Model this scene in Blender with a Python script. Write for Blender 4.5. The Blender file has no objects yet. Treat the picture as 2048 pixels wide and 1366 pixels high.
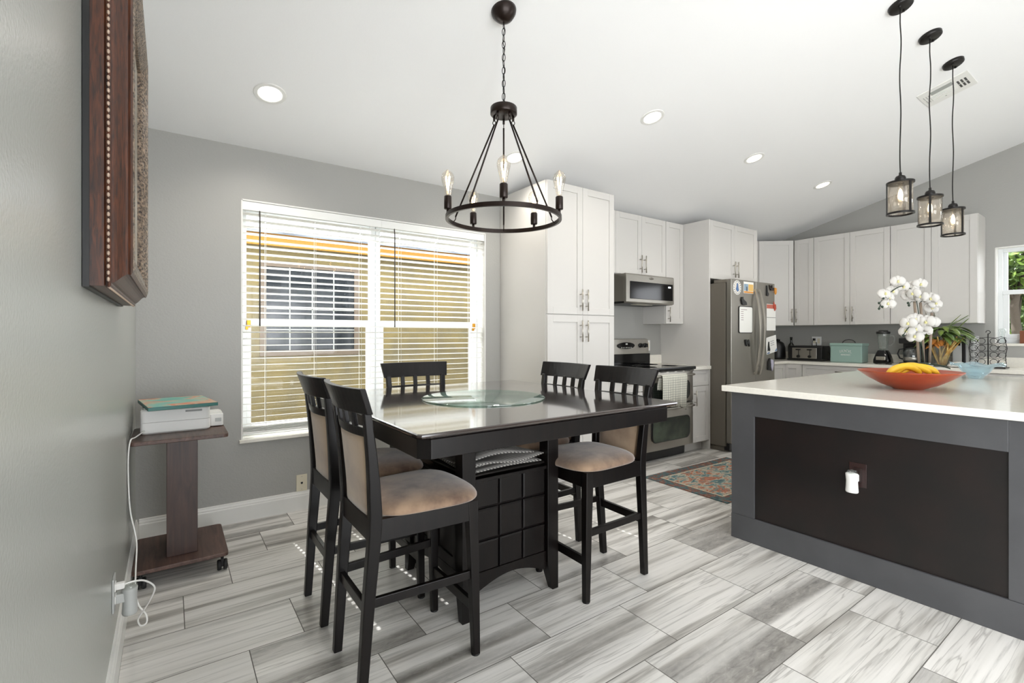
import bpy, bmesh, math, random
from mathutils import Vector, Matrix
PI = math.pi
SC = bpy.context.scene
COL = SC.collection
# ------------------------------------------------------------------ camera
cam_data = bpy.data.cameras.new('camera')
cam = bpy.data.objects.new('camera', cam_data)
COL.objects.link(cam)
cam.location = (0.168, 0.0, 1.24)
cam.rotation_euler = (PI / 2, 0, -math.radians(35.32))
cam_data.sensor_width = 36.0
cam_data.lens = 965.0 / 2048 * 36.0
cam_data.shift_y = -13.7 / 2048
cam_data.clip_start = 0.02
cam_data.clip_end = 100
SC.camera = cam
# ------------------------------------------------------------------ view
SC.view_settings.view_transform = 'Standard'
SC.view_settings.look = 'None'
SC.view_settings.gamma = 1.0
SC.view_settings.exposure = -0.12
SC.view_settings.use_curve_mapping = False
# ------------------------------------------------------------------ sky
W = bpy.data.worlds.new('world')
SC.world = W
W.use_nodes = True
bg = W.node_tree.nodes['Background']
bg.inputs[0].default_value = (0.93, 0.96, 1.0, 1)
bg.inputs[1].default_value = 6.5


def area(name, loc, rot, sx, sy, power, col=(1, 1, 1), spread=PI):
    L = bpy.data.lights.new(name, 'AREA')
    L.shape = 'RECTANGLE'
    L.size = sx
    L.size_y = sy
    L.energy = power
    L.color = col
    L.spread = spread
    o = bpy.data.objects.new(name, L)
    o.location = loc
    o.rotation_euler = rot
    COL.objects.link(o)
    return o


# fill lamps added in unseen openings behind the camera: rear, right and left
area('fill_light_rear', (1.75, -3.05, 1.15), (PI / 2, 0, 0), 2.7, 2.1, 34, (0.95, 0.975, 1.0))
area('fill_light_side', (7.1, -2.0, 1.15), (PI / 2, 0, PI / 2), 1.5, 2.1, 26, (0.95, 0.975, 1.0))
area('fill_light_left', (-.12, -1.75, 1.15), (PI / 2, 0, -PI / 2), 1.5, 2.1, 108, (0.95, 0.975, 1.0))  # added to brighten the faces turned towards the left wall
sun = bpy.data.lights.new('sun', 'SUN')
sun.energy = 12.0
sun.angle = 0.004
sun_o = bpy.data.objects.new('sun', sun)
sun_o.rotation_euler = Vector((.101, -.955, -1.0)).to_track_quat('-Z', 'Y').to_euler()
COL.objects.link(sun_o)


# ------------------------------------------------------------------ materials
def lin(c):
    return tuple((x / 12.92 if x <= 0.04045 else ((x + 0.055) / 1.055) ** 2.4) for x in c)


def hx(h):
    return lin(tuple(int(h[i:i + 2], 16) / 255 for i in (0, 2, 4)))


class NT:
    def __init__(s, name):
        s.m = bpy.data.materials.new(name)
        s.m.use_nodes = True
        s.t = s.m.node_tree
        s.n = s.t.nodes
        s.b = s.n['Principled BSDF']
        s.out = s.n['Material Output']

    def new(s, typ, **kw):
        n = s.n.new(typ)
        for k, v in kw.items():
            setattr(n, k, v)
        return n

    def link(s, a, b):
        s.t.links.new(a, b)

    def val(s, sock, v):
        if hasattr(v, 'is_linked') or isinstance(v, bpy.types.NodeSocket):
            s.link(v, sock)
        else:
            sock.default_value = v

    def math(s, op, a, b=0.0, c=0.0):
        n = s.new('ShaderNodeMath', operation=op)
        for i, v in enumerate((a, b, c)):
            s.val(n.inputs[i], v)
        return n.outputs[0]

    def obj(s):
        return s.new('ShaderNodeTexCoord').outputs['Object']

    def scale(s, vec, sc, loc=(0, 0, 0), rot=(0, 0, 0)):
        n = s.new('ShaderNodeMapping')
        s.link(vec, n.inputs[0])
        n.inputs[1].default_value = loc
        n.inputs[2].default_value = rot
        n.inputs[3].default_value = sc
        return n.outputs[0]

    def noise(s, vec, scale=5, detail=3, rough=.5, dist=0):
        n = s.new('ShaderNodeTexNoise')
        s.link(vec, n.inputs['Vector'])
        n.inputs['Scale'].default_value = scale
        n.inputs['Detail'].default_value = detail
        n.inputs['Roughness'].default_value = rough
        n.inputs['Distortion'].default_value = dist
        return n.outputs['Fac']

    def ramp(s, fac, stops, interp='LINEAR'):
        n = s.new('ShaderNodeValToRGB')
        s.link(fac, n.inputs[0])
        cr = n.color_ramp
        cr.interpolation = interp
        while len(cr.elements) < len(stops):
            cr.elements.new(0.5)
        for e, (p, c) in zip(cr.elements, stops):
            e.position = p
            e.color = (*c, 1) if len(c) == 3 else c
        return n.outputs[0]

    def mix(s, fac, a, b, mode='MIX'):
        n = s.new('ShaderNodeMix', data_type='RGBA', blend_type=mode)
        s.val(n.inputs[0], fac)
        for i, v in ((6, a), (7, b)):
            if isinstance(v, tuple):
                v = (*v, 1) if len(v) == 3 else v
            s.val(n.inputs[i], v)
        return n.outputs[2]

    def bump(s, h, strength=.2, dist=.01):
        n = s.new('ShaderNodeBump')
        s.link(h, n.inputs['Height'])
        n.inputs['Strength'].default_value = strength
        n.inputs['Distance'].default_value = dist
        s.link(n.outputs[0], s.b.inputs['Normal'])


def mat(name, color, rough=.5, metal=0, spec=None, bump=None, vary=None, coat=0, emit=None, trans=0, sheen=0):
    t = NT(name)
    c = hx(color) if isinstance(color, str) else color
    t.b.inputs['Base Color'].default_value = (*c, 1)
    t.b.inputs['Roughness'].default_value = rough
    t.b.inputs['Metallic'].default_value = metal
    if spec is not None:
        t.b.inputs['Specular IOR Level'].default_value = spec
    if coat:
        t.b.inputs['Coat Weight'].default_value = coat
        t.b.inputs['Coat Roughness'].default_value = .08
    if sheen:
        t.b.inputs['Sheen Weight'].default_value = sheen
    o = t.obj()
    if vary:
        # vary = (scale vector, noise scale, other colour, lo, hi)
        sv, ns, c2, lo, hi = vary
        n = t.noise(t.scale(o, sv), ns, 4, .55)
        c2 = hx(c2) if isinstance(c2, str) else c2
        t.link(t.ramp(n, [(lo, c), (hi, c2)]), t.b.inputs['Base Color'])
    if bump:
        sv, ns, st, ds = bump
        t.bump(t.noise(t.scale(o, sv), ns, 3), st, ds)
    if emit:
        t.b.inputs['Emission Color'].default_value = (*emit[0], 1)
        t.b.inputs['Emission Strength'].default_value = emit[1]
    return t.m


def glass(name, tint=(1, 1, 1), refl=.12, rough=.02, haze=0.0, hazecol=(.8, .8, .8), edge=.55):
    t = NT(name)
    t.n.remove(t.b)
    tr = t.new('ShaderNodeBsdfTransparent')
    tr.inputs[0].default_value = (*tint, 1)
    gl = t.new('ShaderNodeBsdfGlossy')
    gl.inputs['Roughness'].default_value = rough
    lw = t.new('ShaderNodeLayerWeight')
    lw.inputs['Blend'].default_value = .25
    f = t.math('ADD', t.math('MULTIPLY', lw.outputs['Facing'], edge), refl * .35)
    mx = t.new('ShaderNodeMixShader')
    t.link(f, mx.inputs[0])
    t.link(tr.outputs[0], mx.inputs[1])
    t.link(gl.outputs[0], mx.inputs[2])
    res = mx.outputs[0]
    if haze:
        df = t.new('ShaderNodeBsdfDiffuse')
        df.inputs[0].default_value = (*hazecol, 1)
        m2 = t.new('ShaderNodeMixShader')
        m2.inputs[0].default_value = haze
        t.link(res, m2.inputs[1])
        t.link(df.outputs[0], m2.inputs[2])
        res = m2.outputs[0]
    t.link(res, t.out.inputs[0])
    return t.m


def wood(name, dark, light, rough=.35, axis='z', coat=0, sc=1.0, spec=.5):
    t = NT(name)
    s = {'z': (9, 9, .8), 'x': (.8, 9, 9), 'y': (9, .8, 9)}[axis]
    n = t.noise(t.scale(t.obj(), tuple(v * sc for v in s)), 4, 6, .6, .8)
    t.link(t.ramp(n, [(.3, hx(dark)), (.7, hx(light))]), t.b.inputs['Base Color'])
    t.b.inputs['Roughness'].default_value = rough
    t.b.inputs['Specular IOR Level'].default_value = spec
    if coat:
        t.b.inputs['Coat Weight'].default_value = coat
        t.b.inputs['Coat Roughness'].default_value = .06
    return t.m


M = {}
M['wall'] = mat('wall_paint', 'A5A49F', .42, bump=((1, 1, 1), 90, .22, .004))
M['wall_left'] = mat('wall_paint_semi_gloss', 'ACADA8', .26, bump=((1, 1, 1), 120, .25, .003))
M['ceiling'] = mat('ceiling_paint', 'F3F3F2', .8, bump=((1, 1, 1), 120, .1, .003))
M['trim'] = mat('trim_white', 'E6E5E0', .35)
M['cab'] = mat('cabinet_white', 'CECBC6', .38)
M['quartz'] = mat('quartz', 'EDE9DE', .12, vary=((1, 1, 1), 60, 'E9E5DB', .4, .6))
M['blind'] = mat('blind_white', 'F2F2EE', .4)
M['vinyl'] = mat('window_vinyl', 'E9ECEC', .35)
M['steel'] = mat('brushed_steel', 'A9A59D', .33, .9, bump=((1, 1, 90), 3, .05, .002))
M['steel_dark'] = mat('fridge_steel', '96928A', .38, .85, bump=((1, 1, 90), 3, .05, .002))
M['fridge_side'] = mat('fridge_side_grey', '6A645A', .5, .1, bump=((1, 1, 1), 160, .3, .002))
M['nickel'] = mat('satin_nickel', 'B9B4AA', .28, .95)
M['black_gloss'] = mat('black_gloss', '0B0B0C', .10, 0, .35)
M['black'] = mat('black_plastic', '121212', .4)
M['iron'] = mat('dark_iron', '1B1816', .35, .4)
M['bronze'] = mat('bronze', '251A15', .32, .5)
M['espresso'] = wood('espresso_wood', '080606', '120D0B', .30, 'z', 0, 1, .28)
M['espresso_top'] = wood('espresso_top', '1F1715', '3A2C27', .12, 'x', 1.0, 1, .6)
M['cart'] = wood('walnut_laminate', '2C1D18', '4C342B', .38, 'z')
M['cart_flat'] = wood('walnut_laminate_flat', '3A2822', '6A5045', .4, 'y')
M['suede'] = mat('suede', 'A0856C', .85, vary=((1, 1, 1), 8, '664F40', .40, .68), sheen=.5, bump=((1, 1, 1), 300, .15, .002))
M['suede_back'] = mat('suede_pale', 'B59C80', .85, vary=((1, 1, 1), 6, '9A8069', .45, .7), sheen=.5)
M['island'] = mat('island_slate_paint', '454547', .42, vary=((1, 1, 1), 3, '505052', .4, .8))
M['island_panel'] = mat('island_espresso_panel', '120E0D', .38, vary=((1, 1, 1), 5, '1C1311', .4, .7))
M['glass'] = glass('window_glass', refl=.03, edge=.04)
M['bulb_glass'] = glass('bulb_glass', (1, .97, .92), .25)
M['shade_glass'] = glass('shade_glass', (.98, .96, .93), .15, .02, .04, (.9, .78, .62), .35)
M['blue_glass'] = glass('blue_glass', (.80, .93, .98), .5, .02, .10, (.55, .75, .85))
M['clear_glass'] = glass('clear_glass', (.96, .98, .97), .15, .02, .02, edge=.35)
M['susan'] = glass('table_glass', (.72, .86, .80), .5, .01, .10, (.35, .45, .42))
M['filament'] = mat('filament', (1, .6, .25), .5, emit=((1.0, .74, .42), 16))
M['glow'] = mat('glow', (1, .8, .5), .5, emit=((1.0, .82, .55), 7))
M['lens'] = mat('downlight_lens', (1, 1, 1), .5, emit=((1.0, .96, .88), 3.2))
M['lens_warm'] = mat('downlight_lens_warm', (1, 1, 1), .5, emit=((1.0, .90, .70), 4.0))
M['red_bowl'] = mat('terracotta_lacquer', '94340F', .3, vary=((1, 1, 1), 12, 'A24418', .4, .7))
M['banana'] = mat('banana_skin', 'E3B62A', .5, vary=((1, 1, 1), 16, 'C9A024', .5, .8))
M['banana_green'] = mat('banana_stem', '9BA03A', .6)
M['petal'] = mat('orchid_petal', 'D8D5D0', .55, sheen=.2)
M['orchid_lip'] = mat('orchid_lip', 'E4DDA0', .5)
M['stake'] = mat('grey_brown_stake', '8B7B6B', .5)
M['green'] = mat('leaf_green', '4F6B2C', .45, vary=((1, 1, 1), 14, '7D8F3A', .4, .75))
M['dark_green'] = mat('leaf_dark_green', '1F3324', .3)
M['orange_leaf'] = mat('dry_leaf', 'C07A32', .6)
M['root'] = mat('golden_root', 'B98A3A', .5, vary=((1, 1, 1), 20, 'D9C07A', .4, .7))
M['teal'] = mat('mint_enamel', '8FA9A0', .35)
M['white_paper'] = mat('white_paper', 'E9E8E2', .6)
M['ivory'] = mat('ivory_plastic', 'DDD5BE', .4)
M['white_plastic'] = mat('white_plastic', 'EDECE8', .35)
M['grey_plastic'] = mat('grey_plastic', 'B7B9B6', .4)
M['rubber'] = mat('rubber', '171717', .6)
M['towel'] = None
M['sticker_blue'] = mat('sticker_blue', '4C6E9C', .5)
M['sticker_red'] = mat('sticker_red', 'B5452F', .5)
M['orange'] = mat('orange_print', 'D9923A', .5)
M['wine'] = mat('bottle_glass_dark', '14160F', .12)
M['stucco'] = mat('tan_stucco', '82744B', .9, vary=((1, 1, 1), 2.5, '6B634B', .4, .7), bump=((1, 1, 1), 60, .5, .01))
M['fascia'] = mat('golden_fascia', 'A06E10', .6)
M['roof'] = mat('grey_shingle', '5C6268', .8, vary=((1, 14, 14), 3, '8C929A', .4, .6))
M['ground'] = mat('side_yard_ground', '6B6757', .95, vary=((1, 1, 1), 3, '50513B', .4, .7))
M['dark_win'] = mat('dark_window_glass', '20262B', .1)
M['frame_brown'] = wood('carved_wood_brown', '120906', '5C3018', .45, 'z', .1, 5)
M['bark'] = mat('bark', '4A4238', .9)
M['tree_leaf'] = mat('tree_foliage', '3C5420', .7, vary=((1, 1, 1), 6, '7F9E38', .45, .7))
M['fence'] = mat('weathered_fence', '5E5A4E', .85, vary=((1, 1, 9), 3, '48453A', .4, .7))


def m_floor():
    t = NT('striped_porcelain_tile')
    o = t.obj()
    sp = t.new('ShaderNodeSeparateXYZ')
    t.link(o, sp.inputs[0])
    x, y = sp.outputs[0], sp.outputs[1]
    v = t.math('DIVIDE', t.math('SUBTRACT', y, 0.585), 0.3117)
    row = t.math('FLOOR', v)
    fv = t.math('FRACT', v)
    u = t.math('DIVIDE', t.math('SUBTRACT', t.math('SUBTRACT', x, 2.05), t.math('MULTIPLY', row, 0.2035)), 0.6105)
    colm = t.math('FLOOR', u)
    fu = t.math('FRACT', u)
    cx = t.new('ShaderNodeCombineXYZ')
    t.link(row, cx.inputs[0])
    t.link(colm, cx.inputs[1])
    wn = t.new('ShaderNodeTexWhiteNoise', noise_dimensions='3D')
    t.link(cx.outputs[0], wn.inputs['Vector'])
    rs = t.new('ShaderNodeSeparateColor')
    t.link(wn.outputs['Color'], rs.inputs[0])
    r1, r2, r3 = rs.outputs[0], rs.outputs[1], rs.outputs[2]

    def vec(sx, sy, offs):
        c = t.new('ShaderNodeCombineXYZ')
        t.link(t.math('ADD', t.math('MULTIPLY', x, sx), t.math('MULTIPLY', r1, 37.0)), c.inputs[0])
        t.link(t.math('ADD', t.math('MULTIPLY', y, sy), t.math('MULTIPLY', r2, 53.0)), c.inputs[1])
        c.inputs[2].default_value = offs
        return c.outputs[0]
    broad = t.noise(vec(.6, 11, 0), 1.0, 4, .55, .15)
    fine = t.noise(vec(2.0, 60, 3), 1.0, 5, .6, .3)
    vein = t.noise(vec(.9, 18, 8), 1.0, 3, .5, .25)
    # agate patches on some tiles
    base = t.ramp(broad, [(.30, hx('88847E')), (.40, hx('BDB9B2')), (.48, hx('E2DFD9')), (.66, hx('EEEBE6')), (.80, hx('D1CEC8'))])
    fin = t.ramp(fine, [(.35, (.50, .50, .49)), (.46, (.94, .94, .94)), (.65, (1, 1, 1))])
    c1 = t.mix(.6, base, fin, 'MULTIPLY')
    vl = t.math('ABSOLUTE', t.math('SUBTRACT', vein, .5))
    vf = t.ramp(vl, [(.0, (1, 1, 1)), (.018, (0, 0, 0))])
    c2 = t.mix(t.math('MULTIPLY', t.math('MULTIPLY', vf, .5), t.math('GREATER_THAN', r3, .35)), c1, hx('8C8780'))
    # darker smoky band on a third of the tiles
    band = t.ramp(t.noise(vec(.35, 5.0, 15), 1.0, 2, .5, .2), [(.50, (0, 0, 0)), (.62, (1, 1, 1))])
    gran = t.noise(vec(14, 40, 20), 1.0, 4, .7, .6)
    smoky = t.ramp(gran, [(.3, hx('5C5955')), (.6, hx('95918B')), (.8, hx('C6C2BC'))])
    c3 = t.mix(t.math('MULTIPLY', t.math('MULTIPLY', band, .8), t.math('GREATER_THAN', r2, .5)), c2, smoky)
    # tile tone
    tone = t.math('ADD', .90, t.math('MULTIPLY', r3, .14))
    tc = t.new('ShaderNodeCombineColor')
    for i in range(3):
        t.link(tone, tc.inputs[i])
    c4 = t.mix(1.0, c3, tc.outputs[0], 'MULTIPLY')
    gx = t.math('LESS_THAN', t.math('MINIMUM', fu, t.math('SUBTRACT', 1.0, fu)), .0030)
    gy = t.math('LESS_THAN', t.math('MINIMUM', fv, t.math('SUBTRACT', 1.0, fv)), .0055)
    g = t.math('MAXIMUM', gx, gy)
    t.link(t.mix(g, c4, hx('66625D')), t.b.inputs['Base Color'])
    t.link(t.math('ADD', .30, t.math('MULTIPLY', g, .5)), t.b.inputs['Roughness'])
    t.bump(t.math('SUBTRACT', t.math('MULTIPLY', fine, .15), g), .25, .002)
    return t.m


M['floor'] = m_floor()


def m_rug():
    t = NT('persian_rug_pile')
    o = t.obj()
    sp = t.new('ShaderNodeSeparateXYZ')
    t.link(o, sp.inputs[0])
    x, y = sp.outputs[0], sp.outputs[1]
    # distance to border in metres (rug 1.22 x .78)
    dx = t.math('SUBTRACT', .61, t.math('ABSOLUTE', x))
    dy = t.math('SUBTRACT', .39, t.math('ABSOLUTE', y))
    d = t.math('MINIMUM', dx, dy)
    border = t.math('LESS_THAN', d, .11)
    line = t.math('LESS_THAN', t.math('ABSOLUTE', t.math('SUBTRACT', d, .105)), .008)
    n1 = t.noise(t.scale(o, (5, 9, 1)), 1.6, 3, .6, .8)
    n2 = t.noise(o, 60, 3, .7)
    field = t.ramp(n1, [(.28, hx('3E5A60')), (.42, hx('5F7F80')), (.5, hx('B9B3A0')), (.58, hx('B2603F')), (.68, hx('6C8783')), (.8, hx('C6B79C'))])
    n3 = t.noise(t.scale(o, (8, 8, 1), (4, 2, 0)), 2.2, 3, .6, .5)
    bor = t.ramp(n3, [(.3, hx('3A3F44')), (.45, hx('4E6C6E')), (.55, hx('7A4A3C')), (.7, hx('8D8171'))])
    c = t.mix(border, field, bor)
    c = t.mix(line, c, hx('C9BDA4'))
    spk = t.ramp(n2, [(.35, (.62, .62, .62)), (.6, (1.1, 1.1, 1.1))])
    t.link(t.mix(.8, c, spk, 'MULTIPLY'), t.b.inputs['Base Color'])
    t.b.inputs['Roughness'].default_value = .95
    t.bump(n2, .5, .004)
    return t.m


M['rug'] = m_rug()


def m_towel():
    t = NT('checked_towel')
    o = t.obj()
    sp = t.new('ShaderNodeSeparateXYZ')
    t.link(o, sp.inputs[0])
    a = t.math('LESS_THAN', t.math('FRACT', t.math('MULTIPLY', sp.outputs[0], 44)), .13)
    b = t.math('LESS_THAN', t.math('FRACT', t.math('MULTIPLY', sp.outputs[2], 44)), .13)
    g = t.math('MAXIMUM', a, b)
    c = t.mix(t.math('MULTIPLY', g, .75), hx('DEDCCF'), hx('5B6860'))
    t.link(c, t.b.inputs['Base Color'])
    t.b.inputs['Roughness'].default_value = .9
    return t.m


M['towel'] = m_towel()


def m_placemat():
    t = NT('woven_grey_placemat')
    o = t.obj()
    w = t.new('ShaderNodeTexWave', wave_type='BANDS', bands_direction='DIAGONAL')
    t.link(o, w.inputs[0])
    w.inputs['Scale'].default_value = 34
    c = t.ramp(w.outputs['Fac'], [(.2, hx('3A3836')), (.6, hx('A5A29D'))])
    t.link(c, t.b.inputs['Base Color'])
    t.b.inputs['Roughness'].default_value = .5
    return t.m


M['placemat'] = m_placemat()


def m_painting():
    t = NT('abstract_painting')
    o = t.obj()
    n = t.noise(t.scale(o, (1, 1.6, 1), (.3, 1.2, 0)), 5.5, 3, .55, 1.2)
    c = t.ramp(n, [(.30, hx('5FB3A6')), (.46, hx('84C2B4')), (.53, hx('D9B896')), (.59, hx('D9663C')), (.65, hx('E0C7A6')), (.75, hx('4E9C92'))])
    t.link(c, t.b.inputs['Base Color'])
    t.b.inputs['Roughness'].default_value = .35
    return t.m


M['painting'] = m_painting()
M['paint_edge'] = mat('canvas_edge_teal', '15625A', .4)


def m_carved(name, dark, light, sc=110):
    t = NT(name)
    o = t.obj()
    v = t.new('ShaderNodeTexVoronoi')
    t.link(t.scale(o, (1, 1, 1)), v.inputs[0])
    v.inputs['Scale'].default_value = sc
    n = t.noise(o, sc * .6, 4, .6, 1.5)
    f = t.math('ADD', t.math('MULTIPLY', v.outputs['Distance'], .35), t.math('MULTIPLY', n, .75))
    t.link(t.ramp(f, [(.4, hx(dark)), (.75, hx(light))]), t.b.inputs['Base Color'])
    t.b.inputs['Roughness'].default_value = .35
    t.bump(f, .9, .006)
    return t.m


M['carved'] = m_carved('carved_relief_bronze', '1C110C', 'A08A74')


# ------------------------------------------------------------------ mesh tools
class MB:
    def __init__(s):
        s.v, s.f, s.sm, s.mi = [], [], [], []

    def add(s, vs, fs, smooth=False, m=0):
        b = len(s.v)
        s.v += [Vector(p) for p in vs]
        for f in fs:
            s.f.append([b + i for i in f])
            s.sm.append(smooth)
            s.mi.append(m)
        return b

    def box(s, x0, y0, z0, x1, y1, z1, m=0):
        x0, x1 = min(x0, x1), max(x0, x1)
        y0, y1 = min(y0, y1), max(y0, y1)
        z0, z1 = min(z0, z1), max(z0, z1)
        v = [(x0, y0, z0), (x1, y0, z0), (x1, y1, z0), (x0, y1, z0), (x0, y0, z1), (x1, y0, z1), (x1, y1, z1), (x0, y1, z1)]
        s.add(v, [(0, 3, 2, 1), (4, 5, 6, 7), (0, 1, 5, 4), (1, 2, 6, 5), (2, 3, 7, 6), (3, 0, 4, 7)], False, m)
        return s

    def loft(s, secs, smooth=False, closed=False, cap=True, m=0):
        n = len(secs[0])
        vs = [p for sec in secs for p in sec]
        fs = []
        k = len(secs)
        for i in range(k if closed else k - 1):
            a, b = i * n, ((i + 1) % k) * n
            for j in range(n):
                j2 = (j + 1) % n
                fs.append((a + j, a + j2, b + j2, b + j))
        base = s.add(vs, fs, smooth, m)
        if cap and not closed:
            s.f.append([base + j for j in range(n)][::-1])
            s.sm.append(False)
            s.mi.append(m)
            s.f.append([base + (k - 1) * n + j for j in range(n)])
            s.sm.append(False)
            s.mi.append(m)
        return s

    def prism(s, poly, z0, z1, m=0):
        """poly in xy extruded z0..z1"""
        return s.loft([[(x, y, z0) for x, y in poly], [(x, y, z1) for x, y in poly]], m=m)

    def prism_y(s, poly, y0, y1, m=0):
        return s.loft([[(x, y0, z) for x, z in poly], [(x, y1, z) for x, z in poly]], m=m)

    def prism_x(s, poly, x0, x1, m=0):
        return s.loft([[(x0, y, z) for y, z in poly], [(x1, y, z) for y, z in poly]], m=m)

    def tube(s, path, r, n=8, closed=False, m=0, smooth=True):
        P = [Vector(p) for p in path]
        k = len(P)
        rr = r if isinstance(r, (list, tuple)) else [r] * k
        secs = []
        up = None
        for i in range(k):
            if closed:
                t = P[(i + 1) % k] - P[i - 1]
            else:
                t = P[min(i + 1, k - 1)] - P[max(i - 1, 0)]
            t.normalize()
            if up is None:
                up = Vector((0, 0, 1)) if abs(t.z) < .9 else Vector((1, 0, 0))
            up = up - t * up.dot(t)
            if up.length < 1e-5:
                up = t.orthogonal()
            up.normalize()
            w = t.cross(up)
            secs.append([P[i] + (up * math.cos(2 * PI * j / n) + w * math.sin(2 * PI * j / n)) * rr[i] for j in range(n)])
        return s.loft(secs, smooth, closed, True, m)

    def lathe(s, prof, n=24, c=(0, 0, 0), m=0, smooth=True, sx=1, sy=1):
        """prof list of (r,z) ; r==0 ends are closed as tiny rings"""
        secs = []
        for r, z in prof:
            r = max(r, 1e-4)
            secs.append([(c[0] + r * sx * math.cos(2 * PI * j / n), c[1] + r * sy * math.sin(2 * PI * j / n), c[2] + z) for j in range(n)])
        return s.loft(secs, smooth, False, True, m)

    def cyl(s, c, r, h, n=20, axis='z', m=0, smooth=True):
        c = Vector(c)
        d = {'x': Vector((1, 0, 0)), 'y': Vector((0, 1, 0)), 'z': Vector((0, 0, 1))}[axis]
        return s.tube([c, c + d * h], r, n, m=m, smooth=smooth)

    def xf(s, Mx, start=0):
        for i in range(start, len(s.v)):
            s.v[i] = Mx @ s.v[i]
        return s

    def build(s, name, mats, parent=None, bevel=0, seg=2, label=None, loc=None, rotz=None, sub=0, thick=0, fix=True):
        me = bpy.data.meshes.new(name)
        me.from_pydata([tuple(v) for v in s.v], [], s.f)
        for i, p in enumerate(me.polygons):
            p.use_smooth = s.sm[i]
            p.material_index = s.mi[i]
        if not isinstance(mats, (list, tuple)):
            mats = [mats]
        for mm in mats:
            me.materials.append(mm)
        if fix:
            bm = bmesh.new()
            bm.from_mesh(me)
            bmesh.ops.recalc_face_normals(bm, faces=bm.faces)
            bm.to_mesh(me)
            bm.free()
        me.update()
        o = bpy.data.objects.new(name, me)
        COL.objects.link(o)
        if parent:
            o.parent = parent
        if loc:
            o.location = loc
        if rotz is not None:
            o.rotation_euler = (0, 0, rotz)
        if thick:
            md = o.modifiers.new('solid', 'SOLIDIFY')
            md.thickness = thick
            md.offset = 0
        if sub:
            md = o.modifiers.new('sub', 'SUBSURF')
            md.levels = md.render_levels = sub
        if bevel:
            md = o.modifiers.new('bevel', 'BEVEL')
            md.width = bevel
            md.segments = seg
            md.limit_method = 'ANGLE'
            md.angle_limit = math.radians(40)
        if label:
            o['label'] = label
        return o


def thing(name, label, cat, loc=(0, 0, 0), rotz=0, group=None):
    o = bpy.data.objects.new(name, None)
    COL.objects.link(o)
    o.empty_display_size = .1
    o.location = loc
    o.rotation_euler = (0, 0, rotz)
    o['label'] = label
    o['category'] = cat
    if group:
        o['group'] = group
    return o


def tag(o, label, cat, group=None):
    o['label'] = label
    o['category'] = cat
    if group:
        o['group'] = group
    return o


def struct(o):
    o['kind'] = 'structure'
    return o


def dup(root, loc, rotz, label, group=None):
    r = root.copy()
    COL.objects.link(r)
    r.location = loc
    r.rotation_euler = (0, 0, rotz)
    r['label'] = label
    if group:
        r['group'] = group

    def rec(src, dst):
        for ch in list(src.children):
            c = ch.copy()
            COL.objects.link(c)
            c.parent = dst
            rec(ch, c)
    rec(root, r)
    return r


def text_mesh(txt, size, name, m, parent, loc, rot, extrude=.0008):
    cu = bpy.data.curves.new(name, 'FONT')
    cu.body = txt
    cu.size = size
    cu.extrude = extrude
    cu.align_x = 'CENTER'
    cu.align_y = 'CENTER'
    tmp = bpy.data.objects.new(name + '_tmp', cu)
    COL.objects.link(tmp)
    dg = bpy.context.evaluated_depsgraph_get()
    me = bpy.data.meshes.new_from_object(tmp.evaluated_get(dg))
    bpy.data.objects.remove(tmp)
    me.materials.clear()
    me.materials.append(m)
    o = bpy.data.objects.new(name, me)
    COL.objects.link(o)
    o.parent = parent
    o.location = loc
    o.rotation_euler = rot
    return o


def lamp(name, typ, loc, e, col, size=.03, parent=None):
    L = bpy.data.lights.new(name, typ)
    L.energy = e
    L.color = col
    if typ == 'POINT':
        L.shadow_soft_size = size
    o = bpy.data.objects.new(name, L)
    o.location = loc
    COL.objects.link(o)
    if parent:
        o.parent = parent
    return o


def arc(cx, cy, r, a0, a1, n):
    return [(cx + r * math.cos(a0 + (a1 - a0) * i / n), cy + r * math.sin(a0 + (a1 - a0) * i / n)) for i in range(n + 1)]


def rrect(x0, y0, x1, y1, r, n=4):
    return (arc(x1 - r, y1 - r, r, 0, PI / 2, n) + arc(x0 + r, y1 - r, r, PI / 2, PI, n)
            + arc(x0 + r, y0 + r, r, PI, 1.5 * PI, n) + arc(x1 - r, y0 + r, r, 1.5 * PI, 2 * PI, n))
# ================================================================== ROOM SHELL
YW, XF = 3.66, 7.24
CS = 0.262


def ceil_z(y):
    return 2.493 + CS * (YW - y) if y > -0.5 else 2.493 + CS * (YW + .5) - CS * (-.5 - y)


b = MB()
b.box(-.15, -3.35, -.1, XF + .2, YW + .22, 0)
struct(b.build('floor', M['floor']))
b = MB()
top = [(3.95, ceil_z(3.95)), (-.5, ceil_z(-.5)), (-3.45, ceil_z(-3.45))]
b.prism_x(top + [(y, z + .15) for y, z in reversed(top)], -.2, XF + .25)
struct(b.build('ceiling', M['ceiling']))

# left wall
b = MB()
b.prism_x([(-.95, -.1), (YW + .22, -.1), (YW + .22, ceil_z(YW + .22) + .02), (-.5, ceil_z(-.5) + .02), (-.95, ceil_z(-.95) + .02)], -.15, 0)
b.prism_x([(-2.55, 2.3), (-.95, 2.3), (-.95, ceil_z(-.95) + .02), (-2.55, ceil_z(-2.55) + .02)], -.15, 0)  # header of an unseen opening added for the left fill lamp
b.prism_x([(-3.35, -.1), (-2.55, -.1), (-2.55, ceil_z(-2.55) + .02), (-3.35, ceil_z(-3.35) + .02)], -.15, 0)
struct(b.build('wall_left', M['wall_left']))
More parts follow.
